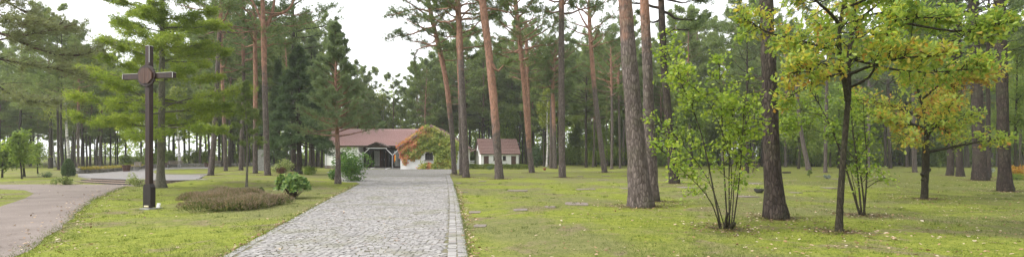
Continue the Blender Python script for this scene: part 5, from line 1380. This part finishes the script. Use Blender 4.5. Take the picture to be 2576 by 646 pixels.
slabs = [(1194, 533.7, 30, 'split grave slab nearest but one to the drive kerb'), (1207.7, 568, 31, 'nearest grave slab of all, beside the drive kerb'), (1302, 479, 49, 'wide pale grave slab in front of the small house pine'),
         (1309.5, 527.7, 35, 'reddish grave slab with mossy rim in the front row'), (1451, 512.6, 58, 'long grave slab nearest to the great pine on its left'), (1385, 520, 28, 'half overgrown grave slab between two clear ones'),
         (1473, 475.5, 49, 'wide grave slab in the row before the twisted pine'), (1579, 474, 34, 'grave slab just left behind the great pine'), (1168, 483, 19, 'small grave slab close to the drive kerb'),
         (1517, 452, 27, 'grave slab at the foot of the twisted pine'), (1213, 456, 20, 'narrow grave slab left of the pine before the small house'), (1724, 471.5, 34, 'grave slab right of the dark leaning pine'),
         (1877, 494, 46, 'wide grave slab between the hazel and the bowl'), (1902, 461, 36, 'pale grave slab behind the bowl planter'), (2001, 484, 24, 'grave slab right of the dark brown pine'),
         (1993, 454, 30, 'pale far grave slab right of the dark brown pine'), (2094.5, 472, 40, 'overgrown grave slab left of the young oak stem'), (2205, 444.5, 40, 'far grave slab behind the leafy hazel stems')]
rng = np.random.default_rng(41)
for u, v, w, lab in slabs:
    q = G(u, v); ww = w * q.y / F; dd = min(1.3, ww * rng.uniform(1.1, 1.5)); k = 14
    an = np.linspace(0, 2 * math.pi, k, endpoint=False); ex = .32
    px = np.sign(np.cos(an)) * np.abs(np.cos(an)) ** ex * ww / 2 * (1 + rng.normal(size=k) * .03); py = np.sign(np.sin(an)) * np.abs(np.sin(an)) ** ex * dd / 2 * (1 + rng.normal(size=k) * .03)
    mb = MB(); mb.prism(list(zip(px, py)), (1, 0, 0), (0, 1, 0), (0, 0, 1), .085, (0, 0, -.068))
    o = mb.build('grave_slab', M_SLAB, loc=q); o.rotation_euler = (rng.normal() * .012 - .015, rng.normal() * .015, rng.normal() * .08)
    tag(o, lab, 'grave slab', 'flat grave slabs set in the lawn')
small = [(1523, 442.5, 20), (1575, 441.5, 22), (1217, 437.5, 18), (1315, 445, 15), (1155, 461, 12), (1460, 443, 14), (1681, 452, 16), (1100 + 620, 447, 14), (1960, 447, 18), (2110, 450, 24), (2160, 446, 20), (2062, 443, 16)]
labs = ['small far slab left of the twisted pine foot', 'small far slab right of the twisted pine foot', 'small far slab left of the small house pine', 'small far slab right of the small house pine', 'smallest slab beside the drive kerb',
        'small far slab right of the tall straight pine', 'small slab between great pine and dark leaning pine', 'small far slab right of the dark leaning pine', 'small far slab behind the dark brown pine', 'small far slab left of the hazel stems', 'small far slab seen between the hazel stems', 'small far slab below the cushion plant']
for (u, v, w), lab in zip(small, labs):
    q = G(u, v); ww = w * q.y / F; mb = MB(); mb.box((0, 0, 0), (ww, .8, .07), top=.96); o = mb.build('grave_slab', M_SLAB, loc=q + Vector((0, 0, -.008))); o.rotation_euler = (-.02, 0, rng.normal() * .1)
    tag(o, lab + ', flat in the grass', 'grave slab', 'flat grave slabs set in the lawn')
M_LOG = plain('dark_log', (.04, .033, .026), .9, .1, .3, 8)
q = G(1979, 435.5); mb = MB(); mb.tube([(-.40, 0, .08), (.1, .05, .085), (.42, .08, .08)], [.085, .09, .08], 9); tag(mb.build('log', M_LOG, loc=q), 'dark log lying in the grass right of the dark brown pine', 'log')
q = G(1896, 433); mb = MB(); mb.tube([(-.15, 0, -.03), (.14, 0, 1.25)], [.035, .03], 6); mb.tube([(.12, .25, -.03), (.06, .02, .8)], [.03, .028], 6); tag(mb.build('wooden_stake', M_TWIG, loc=q), 'leaning wooden stakes beside the dark bench on the lawn', 'stake')
q = G(1865, 435.5); r = thing('grave_vase', 'green grave vase with orange flowers in front of the slim dark pine', 'flower vase', q)
M_GREENP = plain('green_plastic', (.02, .16, .06), .5, .4, .1, 5); M_ORF = foliage('orange_petals', [(.1, (.55, .14, .04)), (.5, (.65, .24, .10)), (.9, (.7, .38, .2))], .3)
mb = MB(); mb.lathe([(0, 0), (.03, 0), (.075, .30), (.06, .30), (0, .27)], (0, 0, 0), 10); mb.build('vase', M_GREENP, r)
o = shrub_mesh(rng, .26, .2, 140, .07, .05, base=.1, lumps=4).build('flowers', M_ORF, r); o.location.z = .28

# low rubble wall behind the terrace
def rubble():
    rng = np.random.default_rng(31)
    line = smooth_path([GT(u, v) for u, v in ((192, 436.5), (222, 435), (255, 433), (315, 427.8), (369, 423.6), (444, 418.6), (500, 418.0), (560, 417.8), (640, 417.2), (690, 417.0))], 60)
    c = line[0]; mb = MB()
    dd = np.r_[0, np.cumsum(np.linalg.norm(np.diff(line, axis=0), axis=1))]
    for row in range(4):
        s = rng.uniform(0, .2)
        while s < dd[-1]:
            w = rng.uniform(.25, .6); h = .15
            x, y = np.interp(s + w / 2, dd, line[:, 0]), np.interp(s + w / 2, dd, line[:, 1]); x2, y2 = np.interp(s + w / 2 + .1, dd, line[:, 0]), np.interp(s + w / 2 + .1, dd, line[:, 1])
            an = np.arange(8) / 8 * 6.283
            ring = np.stack([np.sign(np.cos(an)) * np.abs(np.cos(an)) ** .5 * w * .49, np.sign(np.sin(an)) * np.abs(np.sin(an)) ** .5 * h * .48], -1) * (1 + rng.normal(size=(8, 1)) * .08)
            ta = np.array([x2 - x, y2 - y]); ta /= np.linalg.norm(ta) + 1e-9; nn = np.array([ta[1], -ta[0]])
            mb.prism([tuple(a) for a in ring], (ta[0], ta[1], 0), (0, 0, 1), (nn[0], nn[1], 0), .30 + rng.uniform(0, .1), (x - c[0] - nn[0] * .3, y - c[1] - nn[1] * .3, .08 + row * .145))
            s += w
    t = NT('rubble_stone'); g = t.n('ShaderNodeNewGeometry'); n1 = t.noise(t.coord('Object'), 7, 4, .7)
    cc = t.ramp(g.outputs['Random Per Island'], [(0, (.16, .15, .14)), (.5, (.27, .255, .24)), (1, (.38, .355, .33))]); cc = t.mix(t.ramp(n1, [(.5, (0, 0, 0)), (.7, (.6, .6, .6))]), cc, (.13, .12, .08))
    o = mb.build('stone_wall', t.done(t.bsdf(cc, .9, .15, n1, .5, .02)), loc=(c[0], c[1], .10)); tag(o, 'low curved rubble stone wall along the back of the terrace', 'wall')
    n = 1500; s = dd[-1] * rng.uniform(size=n) ** 2 * .35; x = np.interp(s, dd, line[:, 0]) + rng.normal(size=n) * .2; y = np.interp(s, dd, line[:, 1]) + .35 + np.abs(rng.normal(size=n)) * .5
    D = unit(rng.normal(size=(n, 3)) * [.8, .8, .3] + [0, 0, .6]); S = unit(np.cross(D, rng.normal(size=(n, 3)))); mb = MB()
    mb.leaves(np.stack([x, y, .62 + rng.uniform(-.1, .12, n)], -1), D, S, rng.uniform(.08, .2, n), .07, RHOMB)
    tag(mb.build('wall_top_ground_cover', foliage('yellow_cover', [(.1, (.10, .12, .03)), (.5, (.26, .22, .04)), (.9, (.42, .27, .05))], .3)), kind='stuff')
rubble()

# ------------------------------------------------------------------ shrubs
def shrub(name, label, cat, u, v, wu, hu, n, L, W, m, seed, shape=RHOMB, base=.08, lumps=10, group=None, z=None, stems=6):
    q = G(u, v) if z is None else Vector((*GT(u, v), TZ)); s = q.y / F; rng = np.random.default_rng(seed); r = thing(name, label, cat, q, 0, group)
    stems_mesh(rng, wu * s, hu * s, stems, .018).build('stem', M_TWIG, r); shrub_mesh(rng, wu * s, hu * s * .98, n, L, W, shape, base, lumps).build('foliage', m, r)
    return r
def rhododendron():
    q = G(735, 499); rng = np.random.default_rng(51); s = q.y / F; w, h = 80 * s, 66 * s
    r = thing('rhododendron', 'glossy rhododendron bush with whorled leaves on the lawn beside the heather', 'bush', q)
    mb = MB(); lb = MB(); n = 190
    az = rng.uniform(0, 6.283, n); el = np.arcsin(rng.uniform(-.25, 1, n)); rr = rng.uniform(.55, 1.0, n) ** .6
    lump = 1 + .14 * np.sin(az * 3 + 1) * np.cos(el * 4)
    C = np.stack([np.cos(az) * np.cos(el) * w * .46 * rr * lump, np.sin(az) * np.cos(el) * w * .46 * rr * lump, h * .46 + np.sin(el) * h * .47 * rr * lump], -1)
    A = unit(C - [0, 0, h * .25])
    for c in C[::4]: mb.tube(smooth_path([(rng.normal() * .05, rng.normal() * .05, -.03), c * [.5, .5, .45], c], 5), [.016, .013, .01, .008, .006], 4)
    mb.build('stem', M_TWIG, r)
    k = 10
    a = np.tile(np.arange(k) * 6.283 / k, n) + np.repeat(rng.uniform(0, 6, n), k); A2 = np.repeat(A, k, 0)
    B1 = unit(np.cross(A2, rng.normal(size=(n * k, 3)) * .1 + [.3, .2, 1.])); B2 = np.cross(A2, B1)
    D = unit((B1 * np.cos(a)[:, None] + B2 * np.sin(a)[:, None]) + A2 * rng.uniform(-.1, .75, n * k)[:, None] + [0, 0, -.12]); S = unit(np.cross(D, A2))
    LL = rng.uniform(.095, .165, n * k); lb.leaves(np.repeat(C, k, 0), D, S, LL, LL * .33, OVAL, 0, -.3); lb.build('foliage', M_RHODO, r)
rhododendron()
def heather(label, u, v, wu, dep, h, n, seed):
    q = G(u, v); s = q.y / F; w = wu * s; rng = np.random.default_rng(seed); r = thing('heather_bush', label, 'heather', q, 0, 'heather clumps on the lawn')
    lumps = 12; lx = rng.uniform(-.38, .38, lumps) * w; ly = rng.uniform(-.38, .38, lumps) * dep; lr = rng.uniform(.20, .34, lumps) * min(w, dep) + .12
    i = rng.integers(0, lumps, n); aa = rng.uniform(0, 6.283, n); f = rng.uniform(0, 1, n) ** .5
    x = lx[i] + np.cos(aa) * lr[i] * f; y = ly[i] + np.sin(aa) * lr[i] * f
    hz = h * np.sqrt(1.02 - f ** 2) * rng.uniform(.82, 1.06, lumps)[i]
    out = np.stack([np.cos(aa) * f, np.sin(aa) * f, .75 + 0 * f], -1)
    for nm, m, lo, hi, L, W, mul in (('green_shoots', M_HEATHG, .15, .75, .12, .02, 1.5), ('flower_sprigs', M_HEATH, .72, 1.0, .10, .014, 2.2)):
        mb = MB(); k = int(n * .5 * mul); j = rng.integers(0, n, k); t_ = rng.uniform(lo, hi, k)
        C = np.stack([x[j] * (.75 + .25 * t_), y[j] * (.75 + .25 * t_), hz[j] * t_], -1)
        D = unit(out[j] * .8 + rng.normal(size=(k, 3)) * .35 + [0, 0, .5]); S = unit(np.cross(D, rng.normal(size=(k, 3)))); mb.leaves(C, D, S, L * rng.uniform(.6, 1.2, k), W, RHOMB); mb.build(nm, m, r)
heather('broad heather clump at the back left of the heather bed', 545, 500, 138, 3.6, .33, 15000, 61)
heather('dense heather clump nearest the camera in the heather bed', 590, 525, 130, 2.2, .37, 11000, 62)
heather('smaller heather clump at the right beside the rhododendron', 668, 515, 74, 1.6, .34, 7000, 63)
heather('low heather clump linking the near and right clumps', 636, 512, 60, 1.6, .29, 5000, 64)
THUJA = foliage('bright_bush_leaves', [(.1, (.035, .095, .022)), (.5, (.095, .185, .04)), (.9, (.20, .29, .07))], .35, .3, True, 1.5, .5)
shrub('leafy_bush', 'bright green rounded bush at the foot of the young blue green pine', 'bush', 877, 455, 58, 64, 3400, .13, .085, THUJA, 64, RHOMB, .03, 16)
shrub('leafy_bush', 'little bush left of the young blue green pine trunk', 'bush', 838, 452, 20, 22, 500, .11, .07, THUJA, 65)
PALE = foliage('variegated_leaves', [(.1, (.10, .16, .04)), (.5, (.22, .27, .09)), (.9, (.42, .44, .22))], .35, .3, True, 3, .7)
shrub('variegated_bush', 'pale variegated bush in front of the terrace steps near the cross', 'bush', 345, 468, 44, 26, 900, .09, .045, PALE, 66, RHOMB, .15, 9)
shrub('variegated_bush', 'pale variegated bush left of the terrace steps', 'bush', 164, 464, 40, 23, 900, .09, .05, PALE, 67, RHOMB, .08, 9)
shrub('low_juniper', 'low grey blue juniper on the verge left of the narrow cypress', 'bush', 115, 445.5, 25, 12, 500, .12, .03, M_NEEDLE_BLUE, 68)
shrub('twiggy_bush', 'yellow green twiggy bush left of the dark fir trunks', 'bush', 716, 433, 44, 30, 1100, .16, .08, PALE, 69, RHOMB, .1, 12)
shrub('low_bush', 'light green low bush right of the fir trunks', 'bush', 774, 439, 36, 20, 1200, .20, .035, M_UNDER, 70)
shrub('low_bush', 'round reddish brown bush behind the rhododendron', 'bush', 707, 436, 22, 15, 800, .12, .05, foliage('red_brown_leaves', [(.1, (.05, .022, .015)), (.6, (.12, .05, .03)), (.9, (.18, .09, .05))], .2), 71)
shrub('cushion_plant', 'grey green cushion plant on a grave beyond the hazel stems', 'plant', 2081, 449, 18, 9, 420, .07, .05, foliage('silver_leaves', [(.1, (.10, .13, .11)), (.5, (.22, .25, .23)), (.9, (.36, .39, .37))], .2), 72)
shrub('cushion_plant', 'silvery low plant between the stout pine and the far right pine', 'plant', 2493, 434, 17, 11, 420, .09, .06, bpy.data.materials['silver_leaves'], 73)
shrub('orange_bush', 'orange autumn bush at the right edge behind the last pine', 'bush', 2563, 449, 48, 26, 1800, .14, .08, M_OAKO, 74, RHOMB, .05, 10)
shrub('low_bush', 'dark grassy bush under the orange one at the right edge', 'bush', 2552, 452, 34, 14, 700, .2, .03, M_UNDER, 75)
shrub('low_bush', 'small dark round shrub in front of the small house hedge', 'bush', 1231, 427, 13, 11, 500, .10, .06, M_SPRUCE, 76)
shrub('dark_yew', 'dark evergreen shrub at the wood edge right of the small house', 'bush', 1350, 421, 22, 62, 1800, .26, .10, M_SPRUCE, 77, RHOMB, .03, 12)
def cypress():
    q = G(172, 444); rng = np.random.default_rng(78); s = q.y / F; w, h = 24 * s, 45 * s; r = thing('cypress', 'narrow dark green cypress at the left end of the stone wall', 'cypress', q); n = 2600
    z = rng.uniform(.02, 1, n); rr = w / 2 * np.sin(np.clip(.35 + z * .65, 0, 1) * math.pi) ** .7 * rng.uniform(.6, 1.05, n); a = rng.uniform(0, 6.283, n)
    C = np.stack([np.cos(a) * rr, np.sin(a) * rr, z * h * .93], -1); D = unit(np.stack([np.cos(a) * .5, np.sin(a) * .5, 1 + 0 * a], -1) + rng.normal(size=(n, 3)) * .25); S = unit(np.cross(D, rng.normal(size=(n, 3))))
    mb = MB(); mb.leaves(C, D, S, rng.uniform(.1, .2, n), .05, RHOMB); mb.build('foliage', M_SPRUCE, r); mb = MB(); mb.tube([(0, 0, -.05), (0, 0, h * .7)], [.06, .02], 7); mb.build('trunk', M_TWIG, r)
cypress()
# clipped hedge before the small house
q0, q1 = G(1180, 425), G(1331, 425); rng = np.random.default_rng(33); n = 7000; L_ = q1.x - q0.x
x = rng.uniform(0, L_, n); face = rng.uniform(size=n); zz = np.where(face < .55, rng.uniform(.02, .56, n), .56 + .04 * np.sin(x * 3) + rng.normal(size=n) * .03); yy = np.where(face < .55, -.3 + rng.normal(size=n) * .04, rng.uniform(-.3, .3, n))
D = unit(rng.normal(size=(n, 3)) + [0, -.5, .4]); S = unit(np.cross(D, rng.normal(size=(n, 3)))); mb = MB(); mb.leaves(np.stack([x, yy, zz], -1), D, S, rng.uniform(.08, .15, n), .08, RHOMB)
r = thing('clipped_hedge', 'low clipped yellow green hedge in front of the small white house', 'hedge', q0); mb.build('foliage', foliage('hedge_leaves', [(.1, (.06, .11, .02)), (.5, (.15, .20, .035)), (.9, (.30, .31, .06))], .3), r)
mb = MB()
for xx in np.arange(.3, L_, .8): mb.tube([(xx, 0, -.03), (xx + .1, .05, .6)], [.02, .012], 5)
mb.build('stem', M_TWIG, r)
def seedling(label, u, v, hu, m=M_NEEDLE, seed=1):
    q = G(u, v); rng = np.random.default_rng(seed); h = hu * q.y / F; r = thing('pine_seedling', label, 'seedling', q); mb = MB(); Cs = []; As = []
    mb.tube([(0, 0, -.03), (.01, 0, h)], [.012, .005], 5)
    for z in np.linspace(.3, .95, 4):
        for b in range(4):
            a = rng.uniform(0, 6.28); c, ax = limb(mb, rng, np.array([0, 0, z * h]), np.array([math.cos(a), math.sin(a), .4]), h * .3 * (1.2 - z), .006, .1, .05, 4, .4, 3, 3); Cs.append(c); As.append(ax)
    lb = MB(); needles(lb, rng, np.concatenate(Cs), np.concatenate(As), 8, .09, .014); mb.build('trunk', M_TWIG, r); lb.build('crown', m, r)
seedling('tiny pine seedling between the heather and the rhododendron', 658, 487, 12, M_NEEDLE, 1)
seedling('small seedling beyond the dark brown pine on its right', 2037, 446, 18, M_NEEDLE_FAR, 2)
seedling('pale young seedling right of the small oak stem', 2362, 430, 24, M_NEEDLE_FAR, 3)
EXPO = 0.92
HAZE = 0.0005
# ------------------------------------------------------------------ sky, sun, camera
SUN_EL, SUN_AZ = 46, -104      # azimuth from +Y towards -X is negative
w = bpy.data.worlds.new('World'); sc.world = w; w.use_nodes = True
nt = w.node_tree; nt.nodes.clear()
out = nt.nodes.new('ShaderNodeOutputWorld'); bg = nt.nodes.new('ShaderNodeBackground'); sky = nt.nodes.new('ShaderNodeTexSky')
sky.sky_type = 'NISHITA'; sky.sun_disc = False; sky.sun_elevation = rad(SUN_EL); sky.sun_rotation = rad(SUN_AZ)
sky.air_density = 1.0; sky.dust_density = 4.0; sky.ozone_density = 1.0
hs = nt.nodes.new('ShaderNodeHueSaturation'); hs.inputs['Saturation'].default_value = .12
mxw = nt.nodes.new('ShaderNodeMix'); mxw.data_type = 'RGBA'; mxw.inputs[0].default_value = .6; mxw.inputs[7].default_value = (12, 12.2, 12.5, 1)
nt.links.new(sky.outputs[0], hs.inputs['Color']); nt.links.new(hs.outputs[0], mxw.inputs[6]); nt.links.new(mxw.outputs[2], bg.inputs['Color'])
bg.inputs['Strength'].default_value = .12; nt.links.new(bg.outputs[0], out.inputs[0])
ld = bpy.data.lights.new('sun', 'SUN'); ld.energy = 2.2; ld.angle = rad(18); ld.color = (1, .96, .90)
lo = bpy.data.objects.new('sun', ld); COL.objects.link(lo)
dv = Vector((math.sin(rad(SUN_AZ)) * math.cos(rad(SUN_EL)), math.cos(rad(SUN_AZ)) * math.cos(rad(SUN_EL)), math.sin(rad(SUN_EL))))
lo.rotation_euler = dv.to_track_quat('Z', 'Y').to_euler()
cd = bpy.data.cameras.new('camera'); co = bpy.data.objects.new('camera', cd); COL.objects.link(co); sc.camera = co
co.location = (0, 0, CH); co.rotation_euler = (math.pi / 2, 0, 0)
cd.sensor_width = 36; cd.lens = 36 * F / 2576; cd.clip_end = 5000; cd.clip_start = .1
cd.shift_y = (HZ - 323.0) / 2576
sc.view_settings.view_transform = 'Standard'; sc.view_settings.look = 'None'; sc.view_settings.gamma = 1
sc.view_settings.exposure = EXPO
sc.render.film_transparent = False
cy = sc.cycles
cy.max_bounces = 6; cy.diffuse_bounces = 4; cy.glossy_bounces = 2; cy.transmission_bounces = 4; cy.transparent_max_bounces = 8; cy.caustics_reflective = False; cy.caustics_refractive = False

# ------------------------------------------------------------------ misty air
if HAZE > 0:
    hv = bpy.data.materials.new('misty_air'); hv.use_nodes = True; ht = hv.node_tree; ht.nodes.clear()
    ho = ht.nodes.new('ShaderNodeOutputMaterial'); pv = ht.nodes.new('ShaderNodeVolumePrincipled')
    pv.inputs['Color'].default_value = (.92, .95, .96, 1); pv.inputs['Density'].default_value = HAZE; pv.inputs['Anisotropy'].default_value = .3
    ht.links.new(pv.outputs[0], ho.inputs['Volume'])
    mb = MB(); mb.box((0, 70, 14.5), (420, 220, 33)); tag(mb.build('haze', hv), kind='stuff')
    cy.volume_bounces = 1
